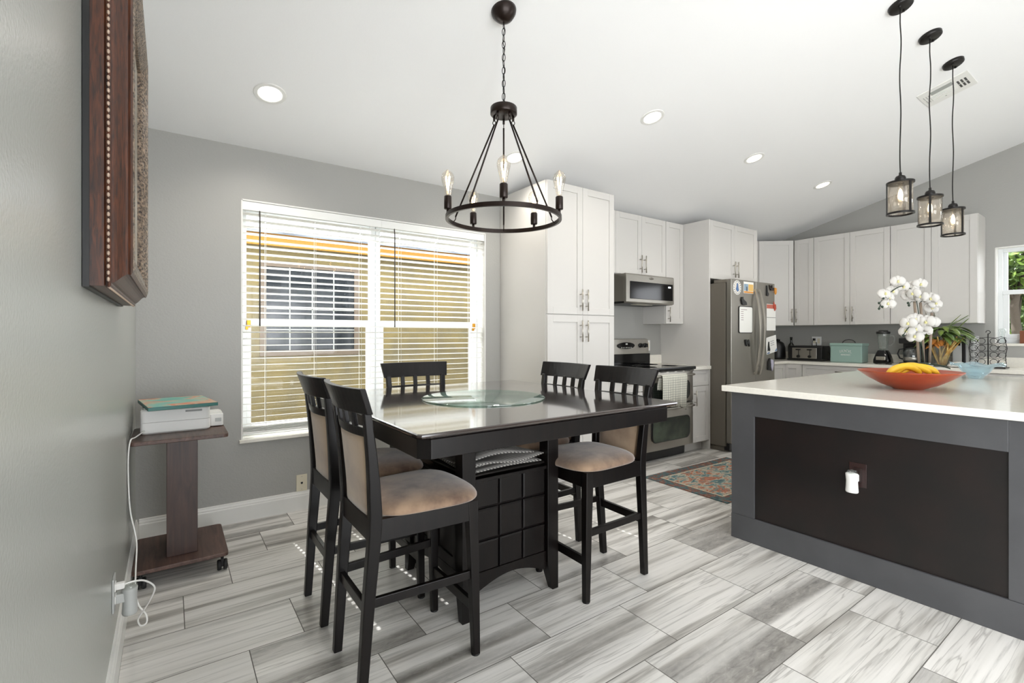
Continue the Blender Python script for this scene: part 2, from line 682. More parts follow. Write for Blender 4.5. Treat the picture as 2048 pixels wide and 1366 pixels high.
# window wall
WX0, WX1, WZ0, WZ1 = .553, 2.471, .530, 2.145
b = MB()
zt = ceil_z(YW) + .03
b.box(0, YW, -.1, WX0, YW + .22, zt)
b.box(WX1, YW, -.1, XF + .2, YW + .22, zt)
b.box(WX0, YW, -.1, WX1, YW + .22, WZ0)
b.box(WX0, YW, WZ1, WX1, YW + .22, zt)
struct(b.build('wall_back', M['wall']))
# white returns of the window opening
b = MB()
b.box(WX0 - .001, YW - .002, WZ0, WX0 + .010, YW + .13, WZ1)
b.box(WX1 - .010, YW - .002, WZ0, WX1 + .001, YW + .13, WZ1)
b.box(WX0 - .001, YW - .002, WZ1 - .010, WX1 + .001, YW + .13, WZ1 + .001)
struct(b.build('trim_1', M['trim'], bevel=.002))
b = MB()
b.box(WX0 - .012, YW - .022, WZ0 - .012, WX1 + .012, YW + .13, WZ0 + .010)
struct(b.build('trim_2', M['quartz'], bevel=.003))
# right wall with kitchen window and an unseen side opening added for fill light
KY0, KY1, KZ0, KZ1 = .26, 1.20, 1.150, 2.150
b = MB()


def wall_x(b, y0, y1, z0, ztop=None):
    if ztop is None:
        pts = [y1]
        if y0 < -.5 < y1:
            pts.append(-.5)
        pts.append(y0)
        poly = [(y0, z0), (y1, z0)] + [(y, ceil_z(y) + .02) for y in pts]
    else:
        poly = [(y0, z0), (y1, z0), (y1, ztop), (y0, ztop)]
    b.prism_x(poly, XF, XF + .2)


wall_x(b, KY1, YW, -.1)
wall_x(b, KY0, KY1, -.1, KZ0)
wall_x(b, KY0, KY1, KZ1)
wall_x(b, -1.2, KY0, -.1)
wall_x(b, -2.8, -1.2, 2.25)
wall_x(b, -3.35, -2.8, -.1)
struct(b.build('wall_right', M['wall']))
# rear wall (behind the camera) with a wide opening added for the rear fill lamp
b = MB()
b.box(0, -3.35, -.1, .38, -3.2, 3.0)
b.box(3.12, -3.35, -.1, XF, -3.2, 3.0)
b.box(.38, -3.35, 2.25, 3.12, -3.2, 3.0)
struct(b.build('wall_rear', M['wall']))


def baseboard(name, pts, flip=1):
    """pts: (start, end) along the wall, normal n"""
    (x0, y0), (x1, y1), (nx, ny) = pts
    prof = [(0, 0), (.016, 0), (.016, .098), (.013, .104), (.013, .112), (.008, .120), (.007, .130), (0, .132)]
    b = MB()
    b.loft([[(x0 + nx * d, y0 + ny * d, z) for d, z in prof], [(x1 + nx * d, y1 + ny * d, z) for d, z in prof]])
    return struct(b.build(name, M['trim']))


baseboard('baseboard_left', ((0, -.95), (0, YW), (1, 0)))
baseboard('baseboard_back', ((.016, YW), (2.626, YW), (0, -1)))

# ---------------- dining window (two single-hung units)
def hung_window(name, x0, x1):
    b = MB()
    y0, y1 = YW + .13, YW + .20
    z0, z1 = WZ0 + .01, WZ1
    fr = .035
    b.box(x0, y0, z0, x0 + fr, y1, z1)
    b.box(x1 - fr, y0, z0, x1, y1, z1)
    b.box(x0 + fr, y0, z0, x1 - fr, y1, z0 + fr)
    b.box(x0 + fr, y0, z1 - fr, x1 - fr, y1, z1)
    # lower sash, meeting rail
    zm = 1.30
    a0, a1 = x0 + fr, x1 - fr
    b.box(a0, y0 + .005, zm, a1, y0 + .045, zm + .05)
    b.box(a0, y0 + .008, z0 + fr, a0 + .03, y0 + .04, zm)
    b.box(a1 - .03, y0 + .008, z0 + fr, a1, y0 + .04, zm)
    b.box(a0 + .03, y0 + .008, z0 + fr, a1 - .03, y0 + .04, z0 + fr + .045)
    b.box(a0, y0 + .04, z1 - fr - .03, a1, y1 - .005, z1 - fr)
    w = b.build(name, M['vinyl'], bevel=.003)
    struct(w)
    g = MB()
    g.box(a0 + .02, y0 + .022, z0 + fr + .03, a1 - .02, y0 + .026, zm + .01)
    g.box(a0 + .002, y0 + .052, zm + .02, a1 - .002, y0 + .056, z1 - fr - .01)
    g.build('pane', M['glass'], w)
    return w


w1 = hung_window('window_1', WX0 + .011, 1.508)
w2 = hung_window('window_2', 1.516, WX1 - .011)
for w, x in ((w1, .612), (w2, 2.425)):
    b = MB()
    b.box(x - .012, YW + .118, 1.29, x + .012, YW + .134, 1.34)
    b.box(x - .02, YW + .112, 1.275, x - .004, YW + .128, 1.30)
    b.build('sash_latch', mat('brass_latch', 'B8862B', .3, .8), w, bevel=.002)


# ---------------- blinds
def blind(x0, x1, wand_x, label, strings):
    t = thing('venetian_blind', label, 'window blind', ((x0 + x1) / 2, YW + .04, WZ0), 0, 'white venetian blinds on the dining window')
    cx = (x0 + x1) / 2
    hw = (x1 - x0) / 2
    b = MB()
    # valance, at the face of the wall
    b.box(-hw - .006, -.040, 1.545, hw + .005, -.032, WZ1 - WZ0 - .012)
    b.build('valance', M['blind'], t, bevel=.003, seg=2)
    b = MB()
    b.box(-hw, -.028, 1.555, hw, .025, WZ1 - WZ0 - .012)
    b.build('headrail', M['blind'], t, bevel=.002)
    b = MB()
    n = 33
    segs = []
    last = -hw
    for q in sorted(strings):
        segs.append((last, q - cx - .006, 0))
        segs.append((q - cx - .006, q - cx + .006, 1))
        last = q - cx + .006
    segs.append((last, hw, 0))
    for i in range(n):
        z = .105 + i * .0445
        for sa, sb, hole in segs:
            for ya, yb in (((-.025, .025),) if not hole else ((-.025, -.012), (.012, .025))):
                secs = []
                for sx in (sa, sb):
                    pts = []
                    for k in range(5):
                        yy = ya + (yb - ya) * k / 4
                        pts.append((sx, yy, z + .0022 * (1 - (yy / .025) ** 2) - yy * .12))
                    pts2 = [(p[0], p[1], p[2] - .0028) for p in reversed(pts)]
                    secs.append(pts + pts2)
                b.loft(secs)
    b.build('slats', M['blind'], t)
    b = MB()
    b.box(-hw, -.026, .040, hw, .026, .056)
    for i in range(4):
        b.box(-hw, -.025, .060 + i * .0075, hw, .025, .0635 + i * .0075)
    b.build('bottom_rail', M['blind'], t, bevel=.003)
    b = MB()
    for s in strings:
        for yy in (-.027, .027):
            b.tube([(s - cx, yy, .05), (s - cx, yy, 1.55)], .0011, 5)
        for i in range(n):
            z = .105 + i * .0445 - .002
            b.tube([(s - cx, -.027, z), (s - cx, .027, z)], .0007, 4)
    b.build('ladder_cords', M['blind'], t)
    b = MB()
    b.tube([(wand_x - cx, -.046, .768), (wand_x - cx, -.046, 1.50), (wand_x - cx, -.036, 1.55)], .0046, 8)
    b.build('wand', mat('wand_dark', '3A332C', .35), t, label='dark tilt wand')
    return t


blind(.566, 1.508, .664, 'white slatted blind over the left half of the dining window', (.705, 1.03, 1.36))
blind(1.518, 2.453, 1.620, 'white slatted blind over the right half of the dining window, next to the tall pantry', (1.68, 2.0, 2.33))

# ---------------- kitchen window
def kitchen_window():
    b = MB()
    x0, x1 = XF + .07, XF + .15
    y0, y1, z0, z1 = KY0, KY1, KZ0, KZ1
    fr = .045
    b.box(x0, y0, z0, x1, y0 + fr, z1)
    b.box(x0, y1 - fr, z0, x1, y1, z1)
    b.box(x0, y0 + fr, z0, x1, y1 - fr, z0 + fr)
    b.box(x0, y0 + fr, z1 - fr, x1, y1 - fr, z1)
    zm = 1.66
    b.box(x0 - .005, y0 + fr, zm, x0 + .035, y1 - fr, zm + .045)
    b.box(x0, y1 - fr - .045, z0 + fr, x0 + .03, y1 - fr, zm)
    b.box(x0, y0 + fr, z0 + fr, x0 + .03, y0 + fr + .045, zm)
    b.box(x0, y0 + fr + .045, z0 + fr, x0 + .03, y1 - fr - .045, z0 + fr + .05)
    b.box(x0 + .035, y1 - fr - .03, zm, x1 - .01, y1 - fr, z1 - fr)
    b.box(x0 + .035, y0 + fr, zm, x1 - .01, y0 + fr + .03, z1 - fr)
    w = struct(b.build('window_3', M['vinyl'], bevel=.003))
    g = MB()
    g.box(x0 + .013, y0 + fr + .03, z0 + fr + .03, x0 + .017, y1 - fr - .03, zm + .01)
    g.box(x0 + .045, y0 + fr + .01, zm + .02, x0 + .049, y1 - fr - .01, z1 - fr)
    g.build('pane', M['glass'], w)
    b = MB()
    b.box(XF - .02, y0 - .02, z0 - .028, XF + .07, y1 + .02, z0)
    struct(b.build('trim_3', M['quartz'], bevel=.003))
    b = MB()
    for a in ((y0 - .004, y0 + .010), (y1 - .010, y1 + .004)):
        b.box(XF - .003, a[0], z0, XF + .07, a[1], z1)
    b.box(XF - .003, y0, z1 - .010, XF + .07, y1, z1 + .004)
    struct(b.build('trim_4', M['trim'], bevel=.002))


kitchen_window()

# ================================================================== OUTSIDE
b = MB()
b.box(-6, 3.90, -.12, 20, 16, -.02)
b.box(7.45, -8, -.12, 20, 3.90, -.02)
tag(b.build('side_yard', M['ground']), 'olive side yard ground outside the windows', 'ground')['kind'] = 'structure'
t = thing('neighbour_house', 'tan stucco house with a golden fascia and grey roof seen through the blinds', 'house', (1.6, 5.7, -.05))
b = MB()
b.box(-5.5, 0, 0, 6.5, .3, 2.26)
b.build('wall', M['stucco'], t)
b = MB()
b.box(-5.7, -.14, 2.22, 6.7, -.11, 2.36)
b.build('fascia', M['fascia'], t, label='golden yellow fascia board')
b = MB()
b.prism_x([(-.18, 2.34), (-.18, 2.375), (4.5, 3.60), (4.5, 3.56)], -5.7, 6.7)
b.build('roof', M['roof'], t)
b = MB()
b.box(-5.6, -.12, 2.24, 6.6, 0, 2.26)
b.build('soffit', M['trim'], t)
# its window
b = MB()
wx0, wx1, wz0, wz1 = -.60, .33, 1.12, 2.02
b.box(wx0 - .06, -.02, wz0 - .06, wx0, .02, wz1 + .06)
b.box(wx1, -.02, wz0 - .06, wx1 + .06, .02, wz1 + .06)
b.box(wx0, -.02, wz0 - .06, wx1, .02, wz0)
b.box(wx0, -.02, wz1, wx1, .02, wz1 + .06)
wn = b.build('window_frame', mat('taupe_window_frame', '6E6152', .6), t)
b = MB()
b.box(wx0, -.005, wz0, wx1, .005, wz1)
b.build('pane', M['dark_win'], wn)
b = MB()
for i in range(1, 4):
    x = wx0 + (wx1 - wx0) * i / 4
    b.box(x - .006, -.014, wz0, x + .006, -.004, wz1)
for i in range(1, 4):
    z = wz0 + (wz1 - wz0) * i / 4
    b.box(wx0, -.014, z - .006, wx1, -.004, z + .006)
b.build('muntins', mat('grey_muntin', 'A9ABA6', .5), wn)
b = MB()
b.box(2.0, -.02, wz0 - .06, 2.08, .02, wz1 + .06)
b.box(2.9, -.02, wz0 - .06, 2.98, .02, wz1 + .06)
b.box(2.08, -.02, wz1, 2.9, .02, wz1 + .06)
b.box(2.08, -.02, wz0 - .06, 2.9, .02, wz0)
w2n = b.build('window_frame', mat('taupe_window_frame_b', '6E6152', .6), t)
b = MB()
b.box(2.08, -.005, wz0, 2.9, .005, wz1)
b.build('pane', M['dark_win'], w2n)

# garden beyond the kitchen window
rnd = random.Random(11)


def foliage(b, c, r, n, leaf=.09):
    for i in range(n):
        d = Vector((rnd.gauss(0, 1), rnd.gauss(0, 1), rnd.gauss(0, 1))).normalized() * r * (.55 + .5 * rnd.random())
        p = Vector(c) + d
        u = Vector((rnd.gauss(0, 1), rnd.gauss(0, 1), rnd.gauss(0, 1))).normalized()
        w = u.orthogonal().normalized()
        l = leaf * (.6 + .8 * rnd.random())
        b.add([p - u * l, p + w * l * .45, p + u * l, p - w * l * .45], [(0, 1, 2, 3)])


t = thing('garden_tree', 'leafy tree with a grey trunk outside the kitchen window', 'tree', (11.2, 1.55, -.02))
b = MB()
b.tube([(0, 0, 0), (.05, .05, .9), (-.05, .1, 1.7), (.05, 0, 2.6)], [.08, .07, .055, .03], 10)
for a in range(5):
    an = a * 1.3
    b.tube([(0, .08, 1.3 + .2 * a), (.3 * math.cos(an), .3 * math.sin(an) + .08, 1.9 + .2 * a), (.7 * math.cos(an), .7 * math.sin(an), 2.4 + .2 * a)], [.03, .022, .012], 7)
b.build('trunk', M['bark'], t)
b = MB()
for c, r in (((0, 0, 2.9), .9), ((.3, -.6, 2.6), .6), ((-.2, .5, 2.5), .6), ((0, -.3, 3.4), .7), ((.2, .1, 2.3), .5)):
    foliage(b, c, r, 900, .07)
b.build('crown', M['tree_leaf'], t)
for i, (x, y, h, lab) in enumerate(((12.4, .9, 2.3, 'round green shrub outside the kitchen window, right of the tree trunk'), (12.6, 2.4, 2.6, 'green shrub outside the kitchen window, behind the tree trunk'))):
    t = thing('garden_shrub', lab, 'shrub', (x, y, -.02), 0, 'shrubs outside the kitchen window')
    b = MB()
    foliage(b, (0, 0, h * .55), h * .5, 3200, .075)
    b.build('foliage', M['tree_leaf'], t)
    b = MB()
    b.tube([(0, 0, 0), (0, 0, h * .6)], .03, 8)
    b.build('stem', M['bark'], t)
b = MB()
for i in range(40):
    y = -4 + i * .2
    b.box(13.8, y, 0, 13.83, y + .19, 1.8)
for z in (.35, 1.35):
    b.box(13.83, -4, z, 13.87, 4, z + .09)
tag(b.build('garden_fence', M['fence'], loc=(0, 0, -.02)), 'weathered plank fence at the back of the garden outside the kitchen window', 'fence')
# ================================================================== KITCHEN CABINETS
def shaker(parent, x0, x1, z0, z1, y=0.0, name='door', rail=.058, th=.020, handle=None, hl=.18):
    """front face at local y, body behind (+y)"""
    g = .0015
    x0 += g; x1 -= g; z0 += g; z1 -= g
    b = MB()
    b.box(x0, y, z0, x0 + rail, y + th, z1)
    b.box(x1 - rail, y, z0, x1, y + th, z1)
    b.box(x0 + rail, y, z0, x1 - rail, y + th, z0 + rail)
    b.box(x0 + rail, y, z1 - rail, x1 - rail, y + th, z1)
    b.box(x0 + rail - .002, y + .008, z0 + rail - .002, x1 - rail + .002, y + th - .002, z1 - rail + .002)
    d = b.build(name, M['cab'], parent, bevel=.0012, seg=1)
    if handle:
        kind, a, c = handle
        h = MB()
        if kind == 'v':
            h.tube([(a, y - .032, c - hl / 2), (a, y - .032, c + hl / 2)], .006, 10)
            for zz in (c - hl * .27, c + hl * .27):
                h.tube([(a, y, zz), (a, y - .032, zz)], .0045, 8)
        else:
            h.tube([(a - hl / 2, y - .032, c), (a + hl / 2, y - .032, c)], .006, 10)
            for xx in (a - hl * .27, a + hl * .27):
                h.tube([(xx, y, c), (xx, y - .032, c)], .0045, 8)
        h.build('handle', M['nickel'], d, label='brushed nickel bar handle')
    return d


def carcass(parent, x0, x1, y0, y1, z0, z1, name='body', m='cab', toe=0):
    b = MB()
    if toe:
        b.box(x0, y0 + .07, z0, x1, y1, z0 + toe)
        b.box(x0, y0, z0 + toe, x1, y1, z1)
    else:
        b.box(x0, y0, z0, x1, y1, z1)
    return b.build(name, M[m], parent, bevel=.001, seg=1)


# pantry
t = thing('pantry_cabinet', 'tall white pantry cabinet with four shaker doors beside the dining window', 'cabinet', (2.628, 2.985, 0))
carcass(t, 0, .776, .021, .672, 0, 2.488, toe=.10)
shaker(t, .003, .388, 1.408, 2.485, handle=('v', .358, 1.53))
shaker(t, .388, .773, 1.408, 2.485, handle=('v', .424, 1.53))
shaker(t, .003, .388, .105, 1.404, handle=('v', .358, 1.27))
shaker(t, .388, .773, .105, 1.404, handle=('v', .424, 1.27))
# base cabinet between pantry and range
t = thing('base_cabinet', 'narrow white base cabinet between the pantry and the stove', 'cabinet', (3.406, 3.02, 0), 0, 'white base cabinets')
carcass(t, 0, .428, .021, .63, 0, .869, toe=.10)
shaker(t, .003, .425, .70, .866, name='drawer', rail=.04, handle=('h', .214, .785), hl=.14)
shaker(t, .003, .425, .105, .697, handle=('v', .38, .58), hl=.16)
# base cabinet right of the range
t = thing('base_cabinet', 'narrow white base cabinet between the stove and the refrigerator', 'cabinet', (4.612, 3.02, 0), 0, 'white base cabinets')
carcass(t, 0, .304, .021, .63, 0, .869, toe=.10)
shaker(t, .003, .301, .70, .866, name='drawer', rail=.04)
shaker(t, .003, .301, .105, .697, handle=('v', .036, .575), hl=.16)
for x0, x1, lab in ((3.406, 3.834, 'white quartz counter piece between the pantry and the stove'), (4.606, 4.917, 'white quartz counter piece between the stove and the refrigerator panel')):
    b = MB()
    b.box(x0, 2.995, .870, x1, YW - .001, .905)
    b.box(x0, YW - .022, .905, x1, YW - .001, 1.005)
    tag(b.build('countertop', M['quartz'], bevel=.002), lab, 'countertop', 'kitchen counter pieces beside the stove')
# over-range cabinet
t = thing('wall_cabinet', 'white two-door wall cabinet above the microwave', 'cabinet', (3.406, 3.34, 1.855), 0, 'white wall cabinets')
carcass(t, 0, 1.196, .021, .318, 0, .632)
shaker(t, .40, .797, .002, .63, handle=('v', .765, .12), hl=.18)
shaker(t, .797, 1.194, .002, .63, handle=('v', .832, .12), hl=.18)
shaker(t, .003, .40, .002, .63)
t = thing('wall_cabinet', 'narrow white one-door wall cabinet right of the microwave', 'cabinet', (4.604, 3.34, 1.360), 0, 'white wall cabinets')
carcass(t, 0, .313, .021, .318, 0, 1.127)
shaker(t, .002, .311, .002, 1.125, handle=('v', .034, .10), hl=.16)
# fridge cabinet with tall panel
t = thing('refrigerator_cabinet', 'white two-door cabinet above the refrigerator with a tall side panel', 'cabinet', (4.919, 3.02, 0))
b = MB()
b.box(0, 0, 0, .018, .638, 2.488)
b.build('side_panel', M['cab'], t, bevel=.001, seg=1)
b = MB()
b.box(.975, 0, 0, .993, .638, 2.488)
b.build('side_panel', M['cab'], t, bevel=.001, seg=1)
carcass(t, .019, .974, .021, .638, 1.85, 2.488)
shaker(t, .019, .497, 1.85, 2.486, handle=('v', .465, 1.975))
shaker(t, .497, .974, 1.85, 2.486, handle=('v', .530, 1.975))
# corner wall cabinet
t = thing('corner_wall_cabinet', 'white diagonal corner wall cabinet beside the refrigerator', 'cabinet', (5.915, 3.055, 1.360))
b = MB()
b.prism([(0, .305), (.665, .305), (.998, .012), (1.32, .012), (1.32, .60), (0, .60)], 0, 1.128)
b.build('body', M['cab'], t)
ang = math.atan2(-.293, .333)
d = bpy.data.objects.new('door_pivot', None)
g = .0015
dl = math.hypot(.333, .293)
dd = shaker(t, 0.004, dl - .004, .002, 1.126, handle=('v', dl - .035, .13))
for o_ in [dd]:
    Mx = Matrix.Translation((.665 - .021 * math.sin(-ang) , .305 - .021 * math.cos(ang), 0)) @ Matrix.Rotation(ang, 4, 'Z')
    o_.matrix_local = Mx
bpy.data.objects.remove(d)
# far wall cabinets; local x -> -Y, local y -> +X
def far(name, label, y_left, width, z, front=6.91, group=None):
    return thing(name, label, 'cabinet', (front, y_left, z), -PI / 2, group)


FB = 'white wall cabinets'
t = far('wall_cabinet', 'slim white one-door wall cabinet right of the corner cabinet', 3.053, .238, 1.36, group=FB)
carcass(t, 0, .236, .021, .328, 0, 1.128)
shaker(t, .001, .236, .002, 1.126, handle=('v', .036, .13))
t = far('wall_cabinet', 'white two-door wall cabinet above the mint green bread box', 2.816, .81, 1.36, group=FB)
carcass(t, 0, .808, .021, .328, 0, 1.128)
shaker(t, .001, .404, .002, 1.126, handle=('v', .370, .13))
shaker(t, .404, .807, .002, 1.126, handle=('v', .438, .13))
t = far('wall_cabinet', 'white two-door wall cabinet nearest the kitchen window, behind the orchid', 2.007, .735, 1.36, group=FB)
carcass(t, 0, .733, .021, .328, 0, 1.128)
shaker(t, .001, .364, .002, 1.126, handle=('v', .330, .13))
shaker(t, .364, .732, .002, 1.126, handle=('v', .398, .13))

# lower run on far wall
LB = 'white base cabinets'
t = thing('corner_base_cabinet', 'white corner base cabinet right of the refrigerator', 'cabinet', (5.915, 3.02, 0))
b = MB()
b.prism([(0, .021), (.70, .021), (.70, -.19), (1.32, -.19), (1.32, .635), (0, .635)], .10, .869)
b.prism([(0, .09), (.78, .09), (.78, -.19), (1.32, -.19), (1.32, .635), (0, .635)], 0, .10)
b.build('body', M['cab'], t)
shaker(t, .003, .675, .105, .866, rail=.05)
d = shaker(t, 0.003, .205, .105, .866, rail=.05)
d.matrix_local = Matrix.Translation((.678, .02, 0)) @ Matrix.Rotation(-PI / 2, 4, 'Z')
segs = ((2.828, .85, 'white base cabinet with a wide drawer under the bread box', .46), (1.976, .62, 'white base cabinet under the blender and coffee maker', .31), (1.354, .9, 'white sink base cabinet under the kitchen window', .45), (.452, .9, 'white base cabinet at the right end of the window counter', .45))
for yl, wd, lab, hxx in segs:
    t = far('base_cabinet', lab, yl, wd, 0, 6.62, LB)
    carcass(t, 0, wd - .002, .021, .618, 0, .869, toe=.10)
    shaker(t, .003, wd - .003, .70, .866, name='drawer', rail=.045, handle=('h', hxx, .80), hl=.16)
    n = 2
    for i in range(n):
        a0 = .003 + (wd - .006) * i / n
        a1 = .003 + (wd - .006) * (i + 1) / n
        shaker(t, a0, a1, .105, .697, handle=('v', a1 - .035 if i == 0 else a0 + .035, .58), hl=.16)
b = MB()
b.prism([(5.915, 2.995), (6.595, 2.995), (6.595, -.45), (XF - .001, -.45), (XF - .001, YW - .001), (5.915, YW - .001)], .870, .905)
b.box(XF - .022, -.45, .905, XF - .001, YW - .022, 1.005)
b.box(5.915, YW - .022, .905, XF - .001, YW - .001, 1.005)
tag(b.build('countertop', M['quartz'], bevel=.002), 'long white quartz countertop with low splash under the far wall cabinets', 'countertop')

# ================================================================== RANGE
t = thing('stove', 'stainless double-oven electric stove with black cooktop and a towel on its handle', 'stove', (3.842, 3.0, 0))
b = MB()
b.box(.003, .045, .10, .757, .62, .885)
b.box(.03, .09, 0, .73, .55, .10)
b.build('body', M['black'], t, bevel=.002)
b = MB()
b.box(0, -.035, .885, .760, .60, .917)
b.build('cooktop', M['black_gloss'], t, bevel=.008, seg=3, label='black glass cooktop')
b = MB()
for cx_, cy_, r_ in ((.2, .15, .10), (.57, .15, .08), (.2, .42, .08), (.57, .42, .10)):
    b.lathe([(r_, .9172), (r_ + .002, .9178), (r_ - .002, .9178), (r_ - .003, .9172)], 40, (cx_, cy_, 0))
b.build('burner_rings', mat('burner_ring_grey', '4A4A4C', .3), t)
# backguard
b = MB()
b.prism_x([(.555, .917), (.62, .917), (.62, 1.195), (.585, 1.190), (.568, 1.03), (.555, 1.03)], 0.0, .76)
b.box(.004, .551, .917, .756, .556, 1.03, m=1)
b.build('backguard', [M['steel'], M['black_gloss']], t, bevel=.006)
cp = MB()
ov = [(.38 + .135 * math.cos(a), .020 * 0 + 1.120 + .036 * math.sin(a)) for a in [2 * PI * i / 36 for i in range(36)]]
cp.prism_y(ov, .566, .580)
cpo = cp.build('control_display', M['black_gloss'], t)
b = MB()
for i in range(7):
    b.lathe([(0, 0), (.006, 0), (.006, .003), (0, .003)], 10, (0, 0, 0))
    st = len(b.v) - 40
    b.xf(Matrix.Translation((.30 + i * .026, .564, 1.098)) @ Matrix.Rotation(PI / 2, 4, 'X'), st)
b.box(.365, .562, 1.130, .395, .566, 1.146)
b.build('buttons', mat('button_grey', 'C9C9C2', .4), cpo)
for x in (.055, .125, .62, .70):
    b = MB()
    b.lathe([(0, 0), (.026, 0), (.026, .006), (.019, .010), (.017, .028), (0, .030)], 20)
    b.xf(Matrix.Translation((x, .574, 1.12)) @ Matrix.Rotation(math.radians(96), 4, 'X'))
    b.box(x - .004, .538, 1.10, x + .004, .552, 1.14)
    b.build('knob', M['black'], t, bevel=.001)
# upper oven
def oven_door(nm, z0, z1, wz0, wz1, hz, tint):
    b = MB()
    secs = []
    for i in range(9):
        x = .004 + (.752) * i / 8
        by = -.012 * (1 - ((i - 4) / 4) ** 2)
        secs.append([(x, by, z0), (x, by, z1), (x, .045, z1), (x, .045, z0)])
    b.loft(secs, True)
    d = b.build(nm, M['steel'], t, bevel=.005)
    if wz1 > wz0:
        g = MB()
        pts = rrect(.09, wz0, .67, wz1, .05, 6)
        # bowed lower edge
        pts = [(x, z - (.025 * (1 - ((x - .38) / .29) ** 2) if z < (wz0 + wz1) / 2 else 0)) for x, z in pts]
        g.prism_y(pts, -.0165, -.002)
        w_ = g.build('window', tint, d)
        g = MB()
        cxm = .38
        czm = (wz0 + wz1) / 2
        n_ = len(pts)
        g.loft([[(cxm + (x - cxm) * k1, yy, czm + (z - czm) * k1) for k1, yy in ((1.0, -.0185), (1.035, -.0155), (1.035, -.010), (.985, -.010), (.985, -.0170))] for x, z in pts], False, True)
        g.build('window_gasket', M['black'], w_)
    h = MB()
    P = []
    for i in range(13):
        x = .05 + .66 * i / 12
        P.append((x, -.045 - .018 * (1 - ((i - 6) / 6) ** 2), hz))
    h.tube([(.05, -.004, hz)] + P + [(.71, -.004, hz)], .011, 10)
    h.build('handle', M['steel'], d)
    return d


oven_door('upper_oven_door', .560, .880, .60, .775, .835, mat('oven_glass_dark', '1C211D', .08))
oven_door('lower_oven_door', .115, .545, .205, .42, .520, mat('oven_glass_green', '262D26', .12, 0, .35, vary=((1, 1, 1), 4, '56634F', .4, .8)))
b = MB()
for i in range(5):
    b.box(.08 + i * .13, -.014, .868, .17 + i * .13, -.008, .874)
b.build('vent_slots', M['black'], t)
# towel over the upper handle
b = MB()
secs = []
N = 22
for j in range(N + 1):
    x = .155 + .385 * j / N
    w = .006 * math.sin(j * .9) + .004 * math.sin(j * 2.1)
    zb = .548 + .012 * math.sin(j * .5) - (.012 if j > 12 else 0) - .035 * max(0, (j - 11) / 11)
    front = []
    top_y = -.060
    pts = [(x, -.010, .67 + .0 * w), (x, -.022 + w * .3, .76), (x, -.040, .832), (x, -.052, .851), (x, -.066, .852), (x, -.079, .842), (x, -.083 + w * .5, .80), (x, -.084 + w, .72), (x, -.083 + w * 1.3, .63), (x, -.080 + w * 1.5, zb)]
    secs.append(pts)
vs = [p for s_ in secs for p in s_]
n_ = len(secs[0])
fs = [(i * n_ + j, (i + 1) * n_ + j, (i + 1) * n_ + j + 1, i * n_ + j + 1) for i in range(N) for j in range(n_ - 1)]
b.add(vs, fs, True)
tw = b.build('kitchen_towel', M['towel'], thick=.005, loc=(3.842, 3.0, 0))
tag(tw, 'white checked kitchen towel hanging over the oven handle', 'towel')

# ================================================================== MICROWAVE
t = thing('microwave', 'stainless over-the-range microwave with a dark glass door', 'microwave', (3.842, 3.235, 1.555))
b = MB()
b.box(.002, .03, .02, .758, .42, .295)
b.build('body', M['steel'], t, bevel=.003)
b = MB()
b.prism_x([(0, .012), (.03, .0), (.03, .298), (.008, .298), (0, .285)], 0, .76)
d = b.build('door', M['steel'], t, bevel=.004)
b = MB()
b.box(.055, -.004, .045, .735, .004, .220)
b.build('window', M['black_gloss'], d, bevel=.003)
b = MB()
b.box(.655, -.0055, .178, .662, -.004, .196)
b.box(.668, -.0055, .178, .674, -.004, .196)
b.box(.680, -.0055, .178, .686, -.004, .196)
b.box(.692, -.0055, .178, .698, -.004, .196)
b.build('clock_digits', mat('clock_digits', (1, 1, 1), .5, emit=((.8, .9, 1), 1.2)), d)
b = MB()
b.box(.02, .03, 0, .74, .40, .021)
b.build('vent_base', M['black'], t)
b = MB()
b.box(.25, .08, -.004, .50, .16, .001)
b.build('work_light', mat('work_light_lens', 'D8D2C0', .4), t)
b = MB()
b.lathe([(0, 0), (.022, 0), (.022, .0015), (0, .0015)], 20, (0, 0, 0), sx=1.6, sy=.5)
b.xf(Matrix.Translation((.385, -.0005, .262)) @ Matrix.Rotation(PI / 2, 4, 'X'))
b.build('badge', mat('badge_grey', '8C8880', .3, .8), d)

# ================================================================== REFRIGERATOR
t = thing('refrigerator', 'grey stainless french-door refrigerator with magnets and papers on its doors', 'refrigerator', (4.945, 2.785, 0))
b = MB()
b.box(0, .065, .06, .905, .80, 1.79)
b.box(.02, .09, 0, .885, .78, .06)
b.build('body', M['fridge_side'], t, bevel=.003)
b = MB()
b.box(.02, .03, .02, .885, .09, .09)
b.build('toe_grille', M['black'], t)
b = MB()
b.box(.0, .05, 1.79, .12, .20, 1.825)
b.box(.785, .05, 1.79, .905, .20, 1.825)
b.build('hinge_cover', M['fridge_side'], t, bevel=.006)
for k, (x0, x1) in enumerate(((0, .491), (.495, .905))):
    b = MB()
    b.box(x0, 0, .645, x1, .055, 1.825)
    d = b.build('door', M['steel_dark'], t, bevel=.007, seg=3)
    hxp = .455 if k == 0 else .545
    h = MB()
    P = []
    for i in range(17):
        f = i / 16
        P.append((hxp, -.012 - .062 * math.sin(PI * f) ** .8, .80 + .94 * f))
    secs = []
    for p in P:
        secs.append([(p[0] - .016, p[1] - .007, p[2]), (p[0] + .016, p[1] - .007, p[2]), (p[0] + .016, p[1] + .007, p[2]), (p[0] - .016, p[1] + .007, p[2])])
    h.loft(secs)
    h.box(hxp - .014, -.018, .80, hxp + .014, .002, .83)
    h.box(hxp - .014, -.018, 1.71, hxp + .014, .002, 1.74)
    h.build('handle', M['nickel'], d, bevel=.003, label='long bowed metal handle')
b = MB()
b.box(0, 0, .10, .905, .055, .635)
